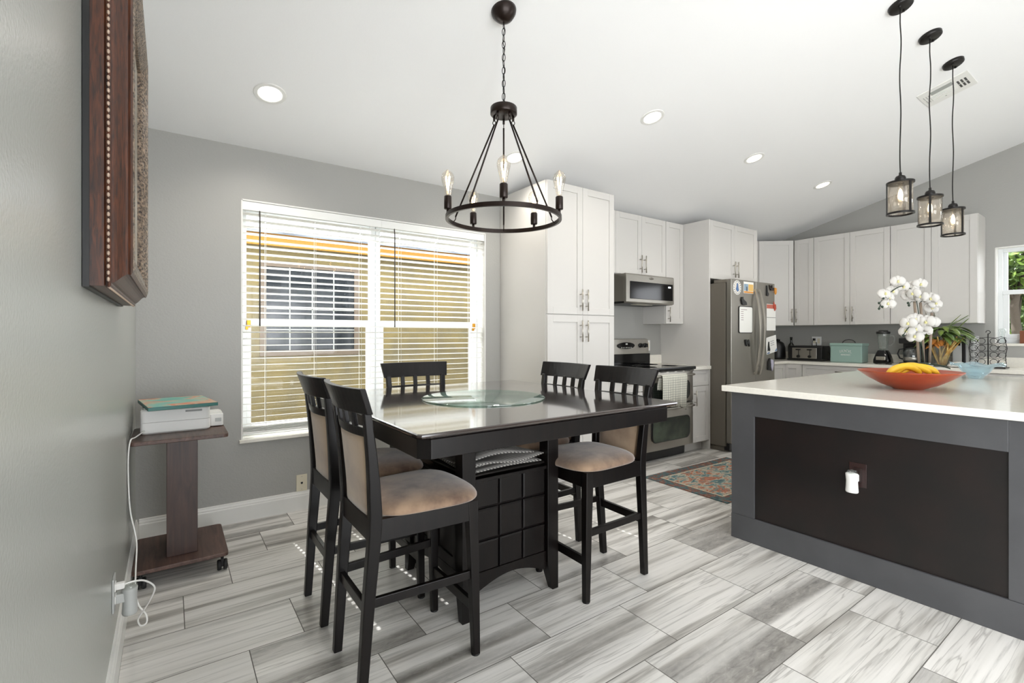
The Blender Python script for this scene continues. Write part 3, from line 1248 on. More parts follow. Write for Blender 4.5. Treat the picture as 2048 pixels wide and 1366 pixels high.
d = b.build('freezer_drawer', M['steel_dark'], t, bevel=.007, seg=3)
h = MB()
h.tube([(.12, 0, .56), (.12, -.05, .56), (.45, -.065, .56), (.79, -.05, .56), (.79, 0, .56)], .012, 10)
h.build('handle', M['nickel'], d)
# ---- things stuck on the fridge (front plane y = 2.785)
FY = 2.785


def disc_y(b, x, z, r, y0, y1, n=28, m=0, sx=1.0):
    b.prism_y([(x + r * sx * math.cos(2 * PI * i / n), z + r * math.sin(2 * PI * i / n)) for i in range(n)], y0, y1, m)


b = MB()
disc_y(b, 0, 0, .076, -.003, -.0005, m=0)
disc_y(b, 0, 0, .052, -.004, -.003, m=1)
b.prism_y([(-.012, .045), (.012, .045), (.02, .0), (.03, -.03), (.0, -.045), (-.03, -.02), (-.018, .01)], -.005, -.004, m=2)
for a in range(16):
    an = a * 2 * PI / 16
    b.box(.064 * math.cos(an) - .005, -.0042, .064 * math.sin(an) - .005, .064 * math.cos(an) + .005, -.003, .064 * math.sin(an) + .005, m=3)
tag(b.build('round_magnet', [M['white_paper'], mat('badge_ground', 'D6CFC4', .5), M['sticker_blue'], mat('sticker_dark', '3A2D2B', .5)], loc=(5.055, FY, 1.738)), 'round white badge magnet with a blue emblem on the upper left fridge door', 'magnet')
b = MB()
b.box(-.10, -.002, -.062, .10, -.0005, .062, m=0)
b.box(-.094, -.003, -.035, -.01, -.002, .038, m=1)
b.box(-.005, -.003, -.035, .094, -.002, .038, m=2)
b.box(-.095, -.003, -.058, .095, -.002, -.040, m=3)
b.box(-.05, -.0035, -.038, -.03, -.003, .01, m=4)
tag(b.build('picture_card', [M['white_paper'], mat('card_blue', '8CA3B5', .5), mat('card_yellow', 'DDB568', .5), M['orange'], mat('card_ink', '3C4652', .5)], loc=(5.283, FY, 1.748)), 'small printed picture card with an orange strip on the left fridge door', 'card')
b = MB()
b.prism_y(rrect(-.135, -.145, .135, .145, .022, 5), -.008, -.0005, m=0)
b.prism_y(rrect(-.127, -.137, .127, .137, .018, 5), -.010, -.008, m=1)
for i in range(6):
    b.box(-.10, -.0105, .105 - i * .022, -.10 + (.05 if i else .12), -.010, .110 - i * .022, m=2)
tag(b.build('whiteboard', [M['black'], M['white_paper'], mat('marker_ink', '8A6A70', .6)], loc=(5.215, FY, 1.400), bevel=.001), 'small magnetic whiteboard list on the left fridge door', 'whiteboard')
b = MB()
b.prism_y([(-.04, .02), (-.03, .05), (-.005, .055), (.0, .03), (.06, .0), (.07, -.03), (.02, -.035), (-.02, -.03)], -.016, -.0005)
tag(b.build('magnetic_clip', M['black'], loc=(5.16, FY, 1.590), bevel=.003), 'black magnetic clip above the whiteboard on the fridge', 'magnet')
b = MB()
b.prism_y([(-.05, .03), (-.02, .035), (.0, .0), (.03, .035), (.05, -.04), (.035, -.045), (.02, -.01), (-.02, -.04), (-.035, -.02)], -.014, -.0005)
tag(b.build('letter_magnet', M['black'], loc=(5.245, FY, 1.155), bevel=.003), 'black zigzag magnet below the whiteboard on the fridge', 'magnet')
b = MB()
b.box(-.10, -.0025, -.15, .10, -.0005, .15, m=0)
b.box(-.10, -.0032, .10, .10, -.0025, .145, m=1)
b.box(-.10, -.0032, -.005, .10, -.0025, .0, m=2)
tag(b.build('notepad', [M['white_paper'], mat('notepad_red', 'C26A58', .6), mat('paper_line', '6B6B68', .6)], loc=(5.765, FY, 1.437)), 'tall white notepad with a red header on the right fridge door', 'notepad')
b = MB()
b.box(-.12, -.0025, -.095, .115, -.0005, .095, m=0)
for i in range(3):
    b.box(-.02, -.0032, .035 - i * .022, .06, -.0025, .040 - i * .022, m=1)
b.prism_y([(.06, -.09), (.11, -.09), (.11, -.055)], -.0032, -.0025, m=2)
b.prism_y([(-.11, -.09), (-.05, -.09), (-.06, -.075), (-.11, -.078)], -.0032, -.0025, m=2)
o = tag(b.build('paper_note', [M['white_paper'], mat('paper_line2', '55555A', .6), M['sticker_blue']], loc=(5.772, FY, 1.126)), 'white paper note pinned crookedly on the right fridge door', 'paper')
o.rotation_euler = (0, math.radians(-9), 0)
for nm, x, z, m, pts, lab in (
        ('spoon_magnet', 5.665, 1.735, 'black', [(-.012, .06), (.002, .06), (.012, -.01), (.035, -.035), (.02, -.06), (-.015, -.055), (-.012, -.02)], 'thin dark magnet at the top of the right fridge door, the leftmost one'),
        ('animal_magnet', 5.765, 1.765, 'bronze', [(-.05, .04), (-.042, .0), (-.02, -.02), (.045, -.02), (.05, .01), (.02, .012), (.015, .04), (-.005, .035), (-.01, .005), (-.03, .01)], 'dark animal-shaped magnet in the middle of the top of the right fridge door'),
        ('fruit_magnet', 5.855, 1.745, 'orange', [(-.02, .035), (.02, .03), (.022, -.02), (.0, -.045), (-.018, -.02)], 'orange magnet at the top right corner of the right fridge door'),
        ('figure_magnet', 5.835, 1.57, 'sticker_red', [(-.02, .05), (-.005, .015), (.02, .02), (.03, -.03), (.0, -.06), (-.025, -.02), (-.03, .0)], 'reddish figure magnet holding the notepad on the fridge'),
        ('bird_magnet', 5.700, 1.10, 'black', [(-.006, .06), (.006, .06), (.012, .01), (.03, -.03), (.02, -.05), (.006, -.03), (-.02, -.05), (-.02, -.02)], 'slim black magnet over the crooked paper note on the fridge')):
    b = MB()
    b.prism_y(pts, -.012, -.004 if nm in ('figure_magnet', 'bird_magnet') else -.0005)
    tag(b.build(nm, M[m], loc=(x, FY, z), bevel=.002), lab, 'magnet')
b = MB()
b.prism_y([(-.05, -.06), (-.045, .03), (-.01, .075), (.02, .05), (.0, -.02), (.02, -.07)], -.02, -.0005, m=0)
b.prism_y([(-.01, .06), (.045, .055), (.055, .0), (.03, -.075), (.01, -.04)], -.026, -.004, m=1)
tag(b.build('oven_mitt_clip', [M['black'], mat('pale_lilac', 'B9B5C6', .6)], loc=(5.725, FY, .90), bevel=.004), 'black and lilac clip magnet low on the right fridge door', 'magnet')

# ================================================================== COUNTER APPLIANCES (far wall)
CT = .905
t = thing('toaster', 'four-slot stainless and black toaster on the far counter', 'toaster', (6.82, 3.085, CT), -PI / 2)
b = MB()
b.box(-.01, -.01, .0, .41, .26, .025, m=1)
b.prism_x([(.0, .025), (.25, .025), (.25, .17), (.22, .19), (.03, .19), (.0, .17)], .0, .40, m=1)
b.box(.05, -.008, .03, .345, .0, .165, m=0)
o = b.build('body', [M['steel'], M['black']], t, bevel=.006)
b = MB()
for x in (.06, .22):
    for y in (.07, .15):
        b.box(x, y, .186, x + .13, y + .035, .192)
b.build('slots', M['black_gloss'], t)
for x in (.13, .265):
    b = MB()
    b.box(x - .004, -.010, .07, x + .004, -.008, .15)
    b.box(x - .025, -.035, .135, x + .025, -.008, .150)
    b.build('lever', M['black'], t, bevel=.003)
    b = MB()
    b.cyl((x, -.028, .055), .018, .02, axis='y')
    b.box(x - .003, -.034, .04, x + .003, -.026, .07)
    b.build('dial', M['black'], t)
b = MB()
b.tube([(.41, .2, .05), (.44, .15, .07), (.45, .10, .10), (.44, .08, .13), (.43, .11, .06), (.45, .06, .015), (.47, .03, .03), (.48, .05, .05), (.46, .08, .02), (.47, .2, .015), (.30, .33, .02), (.20, .36, .12), (.17, .40, .235)], .004, 6)
b.build('power_cord', M['black'], t)
t = thing('wall_outlet', 'white double wall outlet with a black plug above the toaster', 'outlet', (XF - .001, 2.915, 1.155), -PI / 2)
b = MB()
b.box(-.058, -.006, -.058, .058, 0, .058)
b.build('plate', M['white_plastic'], t, bevel=.002)
b = MB()
for x in (-.026, .026):
    b.box(x - .016, -.008, -.034, x + .016, -.006, .034)
b.build('sockets', M['ivory'], t, bevel=.001)
b = MB()
b.box(-.035, -.035, .005, -.010, -.008, .035)
b.tube([(-.022, -.033, .015), (-.03, -.05, .0), (-.035, -.05, -.06)], .004, 6)
b.build('plug', M['black'], t, bevel=.003)
t = thing('wine_bottle', 'dark glass bottle standing behind the toaster', 'bottle', (7.02, 3.14, CT))
b = MB()
b.lathe([(0, 0), (.037, 0), (.038, .01), (.038, .17), (.034, .195), (.016, .225), (.014, .235), (.014, .285), (.016, .29), (.016, .302), (0, .302)], 24)
b.build('glass', M['wine'], t)
b = MB()
b.lathe([(.0385, .05), (.0388, .051), (.0388, .13), (.0385, .131)], 24)
b.build('label', mat('wine_label', '3E3A2E', .6), t)
t = thing('countertop_appliance', 'black rounded appliance beside the refrigerator on the far counter', 'appliance', (6.98, 3.30, CT))
b = MB()
pts = [(.0, 0), (.095, 0), (.10, .03), (.095, .16), (.075, .22), (.04, .245), (0, .25)]
b.lathe(pts, 28)
b.build('body', M['black'], t)
b = MB()
b.lathe([(0, 0), (.03, 0), (.032, .02), (0, .03)], 16, (0, 0, .247))
b.build('knob', M['black_gloss'], t)
# bread box
t = thing('bread_box', 'mint green enamel bread box with a wire handle and white lettering on the far counter', 'bread box', (6.80, 2.585, CT), -PI / 2)
b = MB()
b.box(0, 0, 0, .335, .20, .205)
b.build('body', M['teal'], t, bevel=.012, seg=3)
b = MB()
b.box(-.006, -.006, .200, .341, .206, .232)
ld = b.build('lid', M['teal'], t, bevel=.008, seg=3)
b = MB()
b.tube([(.10, .10, .232), (.105, .10, .25), (.13, .10, .268), (.168, .10, .275), (.205, .10, .268), (.23, .10, .25), (.235, .10, .232)], .004, 8)
b.build('handle', M['iron'], ld)
text_mesh('BREAD', .026, 'lettering', M['white_paper'], t, (.168, -.0012, .092), (PI / 2, 0, 0)).scale = (1.25, .8, 1)
b = MB()
P = []
for i in range(60):
    f = i / 59
    P.append((.10 + .13 * f + .008 * math.sin(f * 38), -.002, .128 + .014 * math.sin(f * 30 + .6) + .012 * math.sin(PI * f)))
b.tube(P, .0016, 5)
b.build('script_flourish', M['white_paper'], t)
# blender
t = thing('blender', 'black countertop blender with a ribbed glass jar', 'blender', (6.86, 2.06, CT))
b = MB()
b.loft([[(x * s, y * s, z) for x, y in rrect(-.075, -.075, .075, .075, .02, 3)] for s, z in ((1.0, .005), (1.06, .012), (1.03, .05), (.85, .10), (.62, .145), (.55, .155))], True)
b.build('base', M['black_gloss'], t)
b = MB()
b.box(-.084, -.045, .045, -.066, .045, .085)
b.build('control_plate', M['nickel'], t, bevel=.004)
b = MB()
for x, y in ((.05, .05), (-.05, .05), (.05, -.05), (-.05, -.05)):
    b.cyl((x, y, 0), .014, .008)
b.build('feet', M['rubber'], t)
b = MB()
n = 48
prof = [(.040, .155), (.044, .20), (.052, .27), (.062, .345), (.062, .348), (.058, .348), (.050, .27), (.040, .20), (.036, .16)]
secs = []
for r, z in prof:
    secs.append([((r + .0015 * math.cos(8 * 2 * PI * j / n)) * math.cos(2 * PI * j / n), (r + .0015 * math.cos(8 * 2 * PI * j / n)) * math.sin(2 * PI * j / n), z) for j in range(n)])
b.loft(secs, True)
jar = b.build('jar', M['clear_glass'], t, label='clear ribbed glass jar')
b = MB()
b.tube([(0, -.058, .32), (0, -.095, .325), (0, -.108, .29), (0, -.10, .24), (0, -.07, .21), (0, -.048, .215)], .007, 8)
b.build('handle', M['clear_glass'], jar)
b = MB()
b.lathe([(0, .345), (.063, .345), (.066, .352), (.066, .368), (.045, .372), (.045, .385), (0, .386)], 28)
b.build('lid', M['black'], t)
# coffee maker
t = thing('coffee_maker', 'black coffee maker with a steel and glass carafe behind the orchid stems', 'coffee maker', (6.90, 1.80, CT))
b = MB()
b.box(-.10, -.12, 0, .14, .10, .025)
b.box(.04, -.12, .025, .14, .10, .30)
b.box(-.10, -.12, .235, .05, .10, .30)
b.build('body', M['black'], t, bevel=.01, seg=3)
b = MB()
b.lathe([(0, .027), (.07, .027), (.078, .05), (.078, .12), (.062, .17), (.055, .185), (.05, .185), (.055, .165), (.07, .12), (.07, .05), (.065, .034), (0, .034)], 28, (-.02, -.0, 0))
cf = b.build('carafe', M['clear_glass'], t)
b = MB()
b.lathe([(.079, .055), (.080, .056), (.080, .085), (.079, .086)], 28, (-.02, 0, 0))
b.build('steel_band', M['steel'], cf)
b = MB()
b.lathe([(0, .185), (.058, .185), (.058, .20), (0, .205)], 24, (-.02, 0, 0))
b.build('lid', M['black'], cf)
b = MB()
b.tube([(-.02, .07, .175), (-.02, .115, .17), (-.02, .13, .12), (-.02, .11, .07), (-.02, .078, .06)], .008, 8)
b.build('handle', M['black'], cf)
# tall grey appliance behind the plant
t = thing('bread_machine', 'tall grey and black appliance standing behind the green plant', 'appliance', (6.93, 1.475, CT), -PI / 2)
b = MB()
b.box(0, 0, .0, .17, .22, .32, m=0)
b.box(.075, -.004, .0, .112, .222, .325, m=1)
b.build('body', [M['grey_plastic'], M['black']], t, bevel=.008)
b = MB()
b.box(.015, -.006, .22, .065, 0, .28)
b.build('display', M['black_gloss'], t)
# napkin / cloth heap
b = MB()
rr = random.Random(4)
secs = []
for k, (r, z) in enumerate(((.085, 0), (.09, .012), (.07, .03), (.05, .045), (.02, .056), (.003, .058))):
    secs.append([(r * (1 + .22 * math.sin(j * 2.3 + k * 1.7)) * math.cos(2 * PI * j / 20), r * (1 + .22 * math.sin(j * 1.9 + k)) * math.sin(2 * PI * j / 20), z + (.010 * math.sin(j * 2.7 + k * 2) if k else 0)) for j in range(20)])
b.loft(secs, True)
tag(b.build('crumpled_cloth', M['white_paper'], loc=(6.80, 1.40, CT), sub=1), 'crumpled white cloth on the far counter in front of the plant vase', 'cloth')
# wire mug rack
t = thing('wire_rack', 'black scrolled wire bottle rack on the counter left of the kitchen window', 'rack', (6.93, 1.20, CT), -PI / 2)
b = MB()
b.box(-.14, -.09, 0, .14, .09, .012)
b.build('base', M['iron'], t, bevel=.003)
b = MB()
b.tube([(0, 0, .01), (0, 0, .345)], .005, 8)
b.tube([(0, 0, .345)] + [(.016 * math.sin(a), 0, .36 - .016 * math.cos(a)) for a in [PI * 1.6 * i / 10 for i in range(11)]], .003, 6)
b.build('pole', M['iron'], t)
for sx in (-1, 1):
    b = MB()
    for i in range(4):
        z = .06 + i * .07
        for xx in (.045, .105):
            c = (sx * xx, -.02, z)
            b.tube([(c[0] + .028 * math.cos(a) , c[1], c[2] + .028 * math.sin(a)) for a in [2 * PI * k / 16 for k in range(16)]], .0026, 5, closed=True)
        b.tube([(0, 0, z + .04), (sx * .05, -.01, z + .03), (sx * .10, -.02, z + .045), (sx * .135, -.02, z + .03)], .0026, 5)
        b.tube([(sx * .075, -.02, z + .028), (sx * .09, -.05, z + .01), (sx * .075, -.07, z - .01)], .0026, 5)
    b.tube([(sx * .135, -.02, .01), (sx * .128, -.02, .12), (sx * .14, -.02, .20), (sx * .12, -.02, .31)], .003, 5)
    b.build('bottle_rings', M['iron'], t)
# plant in vase
t = thing('potted_plant', 'green leafy plant with golden twisted stems in a clear vase on the far counter', 'plant', (6.80, 1.53, CT))
b = MB()
b.lathe([(0, 0), (.045, 0), (.05, .01), (.085, .22), (.087, .222), (.083, .222), (.047, .014), (0, .01)], 28)
b.build('vase', M['clear_glass'], t, label='clear tapered glass vase')
b = MB()
rr = random.Random(8)
for i in range(20):
    a = i * 2.4
    r0, r1 = .015 + .02 * rr.random(), .07 + .11 * rr.random()
    k = rr.uniform(-1.2, 1.2)
    b.tube([(r0 * math.cos(a), r0 * math.sin(a), .015), ((r0 + .02) * math.cos(a + k * .5), (r0 + .02) * math.sin(a + k * .5), .09), ((r0 * .5 + r1 * .5) * math.cos(a + k), (r0 * .5 + r1 * .5) * math.sin(a + k), .18), (r1 * math.cos(a + k * 1.3), r1 * math.sin(a + k * 1.3), .27 + .05 * rr.random())], [.008, .010, .008, .005], 7)
b.build('stems', M['root'], t)


def leaf(b, p, d, L, w, droop=.3, m=0, n=6):
    d = Vector(d).normalized()
    side = d.cross(Vector((0, 0, 1)))
    if side.length < .1:
        side = Vector((1, 0, 0))
    side.normalize()
    upv = side.cross(d)
    pts = []
    for i in range(n + 1):
        f = i / n
        c = Vector(p) + d * L * f - Vector((0, 0, 1)) * droop * L * f * f
        ww = w * math.sin(PI * min(1, f * .96 + .03)) ** .8
        pts += [c - side * ww, c + upv * w * .18, c + side * ww]
    fs = []
    for i in range(n):
        a = i * 3
        fs += [(a, a + 1, a + 4, a + 3), (a + 1, a + 2, a + 5, a + 4)]
    b.add(pts, fs, True, m)


b = MB()
for i in range(64):
    a = rr.random() * 2 * PI
    r = .05 + .14 * rr.random()
    z = .29 + .13 * rr.random()
    leaf(b, (r * .6 * math.cos(a), r * .6 * math.sin(a), z), (math.cos(a), math.sin(a), .35 * rr.random()), .13 + .07 * rr.random(), .026, .6)
for dx, dy, dz, L in ((.02, -.03, .40, .20), (.03, -.06, .42, .24), (.05, -.10, .38, .22), (0, -.02, .36, .17)):
    leaf(b, (dx, dy, dz), (.45, -.6, .9 if L != .24 else .6), L, .012, .05)
b.build('leaves', M['green'], t, thick=.001, fix=False)
b = MB()
for i in range(12):
    a = 2.2 + rr.random() * 2.2
    leaf(b, (-.05 * rr.random(), .08 * rr.random(), .23 + .06 * rr.random()), (math.cos(a), math.sin(a), -.1), .10, .022, .5)
b.build('dry_leaves', M['orange_leaf'], t, thick=.001, fix=False)
# brown board on the sill and little item
b = MB()
b.box(-.012, -.09, 0, .012, .09, .13)
tag(b.build('wooden_board', mat('brown_board', '7A4528', .5), loc=(7.235, .93, 1.1505), bevel=.003), 'small brown wooden block standing on the kitchen window sill', 'board')
b = MB()
b.lathe([(0, 0), (.02, 0), (.024, .02), (.014, .05), (.018, .10), (.03, .13), (.026, .15), (0, .155)], 16)
tag(b.build('glass_ornament', M['clear_glass'], loc=(7.27, 1.15, 1.1505)), 'small clear glass ornament in the left corner of the kitchen window sill', 'ornament')
# ================================================================== ISLAND
IX, IY0, IY1 = 2.989, .30, 1.643
t = thing('kitchen_island', 'slate grey kitchen island with a recessed dark panel on its end', 'kitchen island', (IX, IY1, 0))
IL = 2.25
b = MB()
W_ = IY1 - IY0
b.box(.022, -W_, 0, IL, 0, .889)
b.build('body', M['island'], t)
b = MB()
b.box(.012, -W_ + .12, .13, .023, -.12, .775)
b.build('recessed_panel', M['island_panel'], t, label='very dark brown recessed panel')
b = MB()
b.box(0, -.140, .148, .022, 0, .889)
b.box(0, -W_, .148, .022, -W_ + .140, .889)
b.box(0, -W_ + .140, .755, .022, -.140, .889)
b.build('frame_rail', M['island'], t, bevel=.0015)
b = MB()
b.box(-.002, -W_ - .001, 0, .024, .002, .147)
b.build('kick_board', M['island'], t, bevel=.003)
b = MB()
b.prism(rrect(2.968, .24, IX + IL + .06, 1.700, .008, 3), .8895, .925)
tag(b.build('island_countertop', M['quartz'], bevel=.004, seg=3), 'thick white quartz slab on top of the slate grey island', 'countertop')
# outlet in island panel
t = thing('island_outlet', 'dark brown outlet on the recessed panel of the island', 'outlet', (3.0005, .977, .533), PI / 2)
b = MB()
b.box(-.038, 0, -.060, .038, .006, .060)
b.build('plate', mat('brown_plate', '2E1E1C', .25), t, bevel=.002)
b = MB()
b.box(-.018, .006, -.036, .018, .009, .036)
s_ = b.build('socket', mat('brown_socket', '241614', .3), t, bevel=.001)
b = MB()
for x in (-.006, .006):
    b.box(x - .001, .009, .012, x + .001, .0095, .022)
b.build('slots', M['black_gloss'], s_)


def fresh(loc, rotz, label, col, w=.017):
    t = thing('plug_in_freshener', label, 'air freshener', loc, rotz, None)
    b = MB()
    n = 24
    secs = []
    for z, r, s in ((-.085, .0, 1), (-.085, .026, 1), (-.08, .028, 1), (-.06, .0265, 1), (-.03, .025, 1), (-.005, .027, 1), (.006, .028, 1), (.010, .024, 1), (.010, .0, 1)):
        r = max(r, 1e-4)
        secs.append([(r * math.cos(2 * PI * j / n), .040 + r * .85 * math.sin(2 * PI * j / n), z) for j in range(n)])
    b.loft(secs, True)
    b.build('body', col, t)
    b = MB()
    b.box(-.018, .0, -.035, .018, .03, -.002)
    b.build('plug_block', col, t, bevel=.003)
    b = MB()
    b.lathe([(0, .008), (.022, .009), (.024, .014), (.014, .024), (0, .027)], 20, (0, .040, 0))
    for a in range(4):
        an = a * PI / 2 + .4
        b.lathe([(0, 0), (.006, .001), (.006, .004), (0, .005)], 10, (.014 * math.cos(an), .04 + .014 * math.sin(an), .02))
    b.build('clear_cap', M['clear_glass'], t)
    return t


fresh((2.993, .987, .537), PI / 2, 'white plug-in air freshener in the island outlet', M['white_plastic'])
fresh((.0075, 2.255, .305), -PI / 2, 'grey-white plug-in air freshener in the left wall outlet above the baseboard', M['grey_plastic'])
# left wall outlet
t = thing('wall_outlet', 'pale wall outlet low on the left wall with a plug-in and a white cord', 'outlet', (.0005, 2.235, .315), -PI / 2)
b = MB()
b.box(-.037, 0, -.060, .037, .006, .060)
b.build('plate', M['grey_plastic'], t, bevel=.002)
b = MB()
b.box(-.017, .006, .008, .017, .009, .036)
b.box(-.017, .006, -.036, .017, .009, -.008)
b.build('sockets', M['white_plastic'], t, bevel=.001)
b = MB()
b.box(-.012, .008, .010, .012, .034, .032)
b.build('cord_plug', M['white_plastic'], t, bevel=.004)
# cord
P = [(.034, 2.235, .337), (.060, 2.24, .338), (.092, 2.26, .322), (.120, 2.293, .275), (.104, 2.349, .206), (.077, 2.418, .134), (.062, 2.465, .087), (.070, 2.491, .048), (.088, 2.509, .045), (.086, 2.53, .070), (.060, 2.56, .105), (.048, 2.597, .15), (.044, 2.70, .20), (.042, 2.82, .271), (.030, 2.88, .325), (.014, 2.915, .40), (.007, 2.922, .52), (.006, 2.920, .66), (.014, 2.925, .735), (.03, 2.99, .738), (.065, 3.14, .745)]


def smooth(P, k=6):
    P = [Vector(p) for p in P]
    out = []
    for i in range(len(P) - 1):
        p0, p1, p2, p3 = P[max(i - 1, 0)], P[i], P[i + 1], P[min(i + 2, len(P) - 1)]
        for j in range(k):
            f = j / k
            out.append(.5 * ((2 * p1) + (p2 - p0) * f + (2 * p0 - 5 * p1 + 4 * p2 - p3) * f * f + (3 * p1 - p0 - 3 * p2 + p3) * f ** 3))
    out.append(P[-1])
    return out


b = MB()
b.tube(smooth(P), .0032, 8)
tag(b.build('power_cord', M['white_plastic']), 'white power cord looping from the left wall outlet up to the printer', 'cord')
# other outlets
t = thing('wall_jack', 'ivory wall jack plate above the baseboard under the dining window', 'wall jack', (.930, YW - .0005, .190), 0)
b = MB()
b.box(-.036, -.006, -.058, .036, 0, .058)
b.build('plate', M['ivory'], t, bevel=.002)
b = MB()
b.box(-.007, -.0075, -.006, .007, -.006, .006)
b.box(-.003, -.0075, -.009, .003, -.006, -.006)
b.build('jack_hole', M['black'], t)
b = MB()
for z in (-.045, .045):
    b.cyl((0, -.008, z), .003, .002, 8, 'y')
b.build('screws', M['nickel'], t)
t = thing('wall_outlet', 'white wall outlet on the backsplash right of the stove controls', 'outlet', (4.69, YW - .0005, 1.115), 0)
b = MB()
b.box(-.037, -.006, -.06, .037, 0, .06)
b.build('plate', M['white_plastic'], t, bevel=.002)
b = MB()
b.box(-.017, -.008, -.036, .017, -.006, .036)
b.build('socket', M['ivory'], t, bevel=.001)

# ================================================================== THINGS ON THE ISLAND
t = thing('serving_bowl', 'wide shallow terracotta red bowl on the island', 'bowl', (3.67, .955, .925))
b = MB()
b.lathe([(0, .001), (.070, .0), (.075, .004), (.13, .026), (.19, .062), (.232, .094), (.243, .102), (.243, .106), (.236, .104), (.19, .074), (.13, .040), (.07, .016), (0, .012)], 64)
b.build('bowl', M['red_bowl'], t)


def banana(b, ctr, ang, tilt, R=.11, L=1.6, r=.018):
    P, rr_ = [], []
    n = 14
    for i in range(n + 1):
        f = i / n
        a = -L / 2 + L * f
        x = R * math.sin(a)
        z = R * (math.cos(a) - math.cos(L / 2))
        P.append(Vector((x, 0, z)))
        rr_.append(r * (1 - abs(2 * f - 1) ** 5 * .72))
    Mx = Matrix.Translation(ctr) @ Matrix.Rotation(ang, 4, 'Z') @ Matrix.Rotation(tilt, 4, 'X')
    st = len(b.v)
    b.tube(P, rr_, 6, m=0)
    b.tube([P[-1], P[-1] + Vector((.012, 0, -.012)), P[-1] + Vector((.020, 0, -.022))], [.0065, .005, .0055], 6, m=1)
    b.xf(Mx, st)


for i, (dx, dy, an, ti, lab) in enumerate(((.02, .03, -.55, .25, 'longest yellow banana, nearest in the red bowl'), (.05, -.005, -.70, -.2, 'yellow banana in the middle of the bunch in the red bowl'), (.085, -.03, -.85, -.55, 'yellow banana at the back right of the bunch in the red bowl'))):
    b = MB()
    banana(b, (3.67 + dx, .955 + dy, .925 + .078 + .004 * i), an, ti, R=.135 - .008 * i, L=1.85, r=.021)
    tag(b.build('banana', [M['banana'], M['banana_green']]), lab, 'banana', 'bananas in the red bowl')
# blue glass platter
t = thing('glass_dish', 'pale blue footed glass dish with a flared wavy rim behind the red bowl', 'dish', (4.88, .90, .9255))
b = MB()
n = 60
prof = [(0, .004), (.06, .0), (.065, .006), (.075, .02), (.12, .055), (.155, .10), (.21, .118), (.235, .120), (.235, .124), (.205, .123), (.150, .106), (.112, .06), (.07, .026), (0, .012)]
secs = []
for r, z in prof:
    r = max(r, 1e-4)
    w = max(0, (r - .15) / .085)
    secs.append([(r * math.cos(2 * PI * j / n) * (1 + .06 * w * math.cos(5 * 2 * PI * j / n)), r * math.sin(2 * PI * j / n) * (1 + .06 * w * math.cos(5 * 2 * PI * j / n)), z + .014 * w * math.sin(5 * 2 * PI * j / n)) for j in range(n)])
b.loft(secs, True)
b.xf(Matrix.Diagonal((.62, .62, .85, 1)))
b.build('dish', M['blue_glass'], t)
# orchid
OX, OY, OZ = 5.13, 1.262, .9255
t = thing('potted_orchid', 'white flowering orchid with grey-brown stakes behind the red bowl', 'orchid', (OX, OY, OZ))


def L_(p):
    return (p[0] - OX, p[1] - OY, p[2] - OZ)


b = MB()
b.lathe([(0, 0), (.05, 0), (.062, .05), (.066, .07), (.066, .075), (.06, .075), (.055, .06), (0, .055)], 28)
b.build('pot', mat('white_ceramic', 'D9D7D2', .3), t)
for P in ([(5.12, 1.271, .985), (5.113, 1.276, 1.147), (5.107, 1.28, 1.378), (5.091, 1.291, 1.509), (5.085, 1.296, 1.57), (5.054, 1.318, 1.609), (4.991, 1.362, 1.632), (4.922, 1.411, 1.586), (4.884, 1.438, 1.539), (4.839, 1.446, 1.501), (4.80, 1.456, 1.451)],
          [(5.16, 1.253, .985), (5.155, 1.267, 1.162), (5.145, 1.278, 1.363), (5.139, 1.282, 1.495), (5.18, 1.253, 1.518), (5.218, 1.226, 1.51), (5.243, 1.208, 1.471)],
          [(5.14, 1.253, .985), (5.10, 1.262, 1.162), (5.05, 1.278, 1.30), (5.03, 1.282, 1.33), (4.99, 1.32, 1.29), (4.95, 1.335, 1.24)]):
    b = MB()
    b.tube(smooth([L_(p) for p in P], 4), .0035, 7)
    b.build('flower_stem', M['dark_green'], t)
for P in ([(5.112, 1.28, .985), (5.085, 1.296, 1.393), (5.077, 1.302, 1.51)], [(5.145, 1.258, .985), (5.125, 1.268, 1.38), (5.120, 1.275, 1.50)], [(5.175, 1.232, .985), (5.19, 1.22, 1.416)]):
    b = MB()
    b.tube([L_(p) for p in P], .0095, 8)
    b.build('stake', M['stake'], t)
for d, L in (((.5, -.6, .15), .19), ((-.6, -.3, .3), .16), ((-.2, -.9, .25), .17), ((.7, .2, .2), .16), ((.2, .8, .3), .15)):
    b = MB()
    leaf(b, (0, 0, .07), d, L, .032, .35)
    b.build('leaf', M['dark_green'], t, thick=.003, fix=False)
b = MB()
rr = random.Random(5)
for p in ((4.811, 1.428, 1.528), (4.783, 1.448, 1.49), (4.805, 1.433, 1.46), (4.79, 1.45, 1.445), (4.979, 1.31, 1.471), (4.972, 1.314, 1.49), (4.941, 1.336, 1.232)):
    q = Vector(L_(p))
    b = MB()
    b.tube([q + Vector((0, 0, .012)), q + Vector((0, 0, .006)), q, q - Vector((0, 0, .008))], [.003, .009, .009, .003], 8)
    b.build('bud', M['dark_green'], t)
b = MB()
b.tube([L_(p) for p in ((4.83, 1.45, 1.51), (4.805, 1.433, 1.52), (4.79, 1.445, 1.49), (4.80, 1.44, 1.46), (4.785, 1.45, 1.44))], .002, 5)
b.build('flower_stem', M['dark_green'], t)
b = MB()
b.tube([L_(p) for p in ((5.05, 1.285, 1.50), (5.0, 1.30, 1.505), (4.975, 1.31, 1.48))], .002, 5)
b.build('flower_stem', M['dark_green'], t)


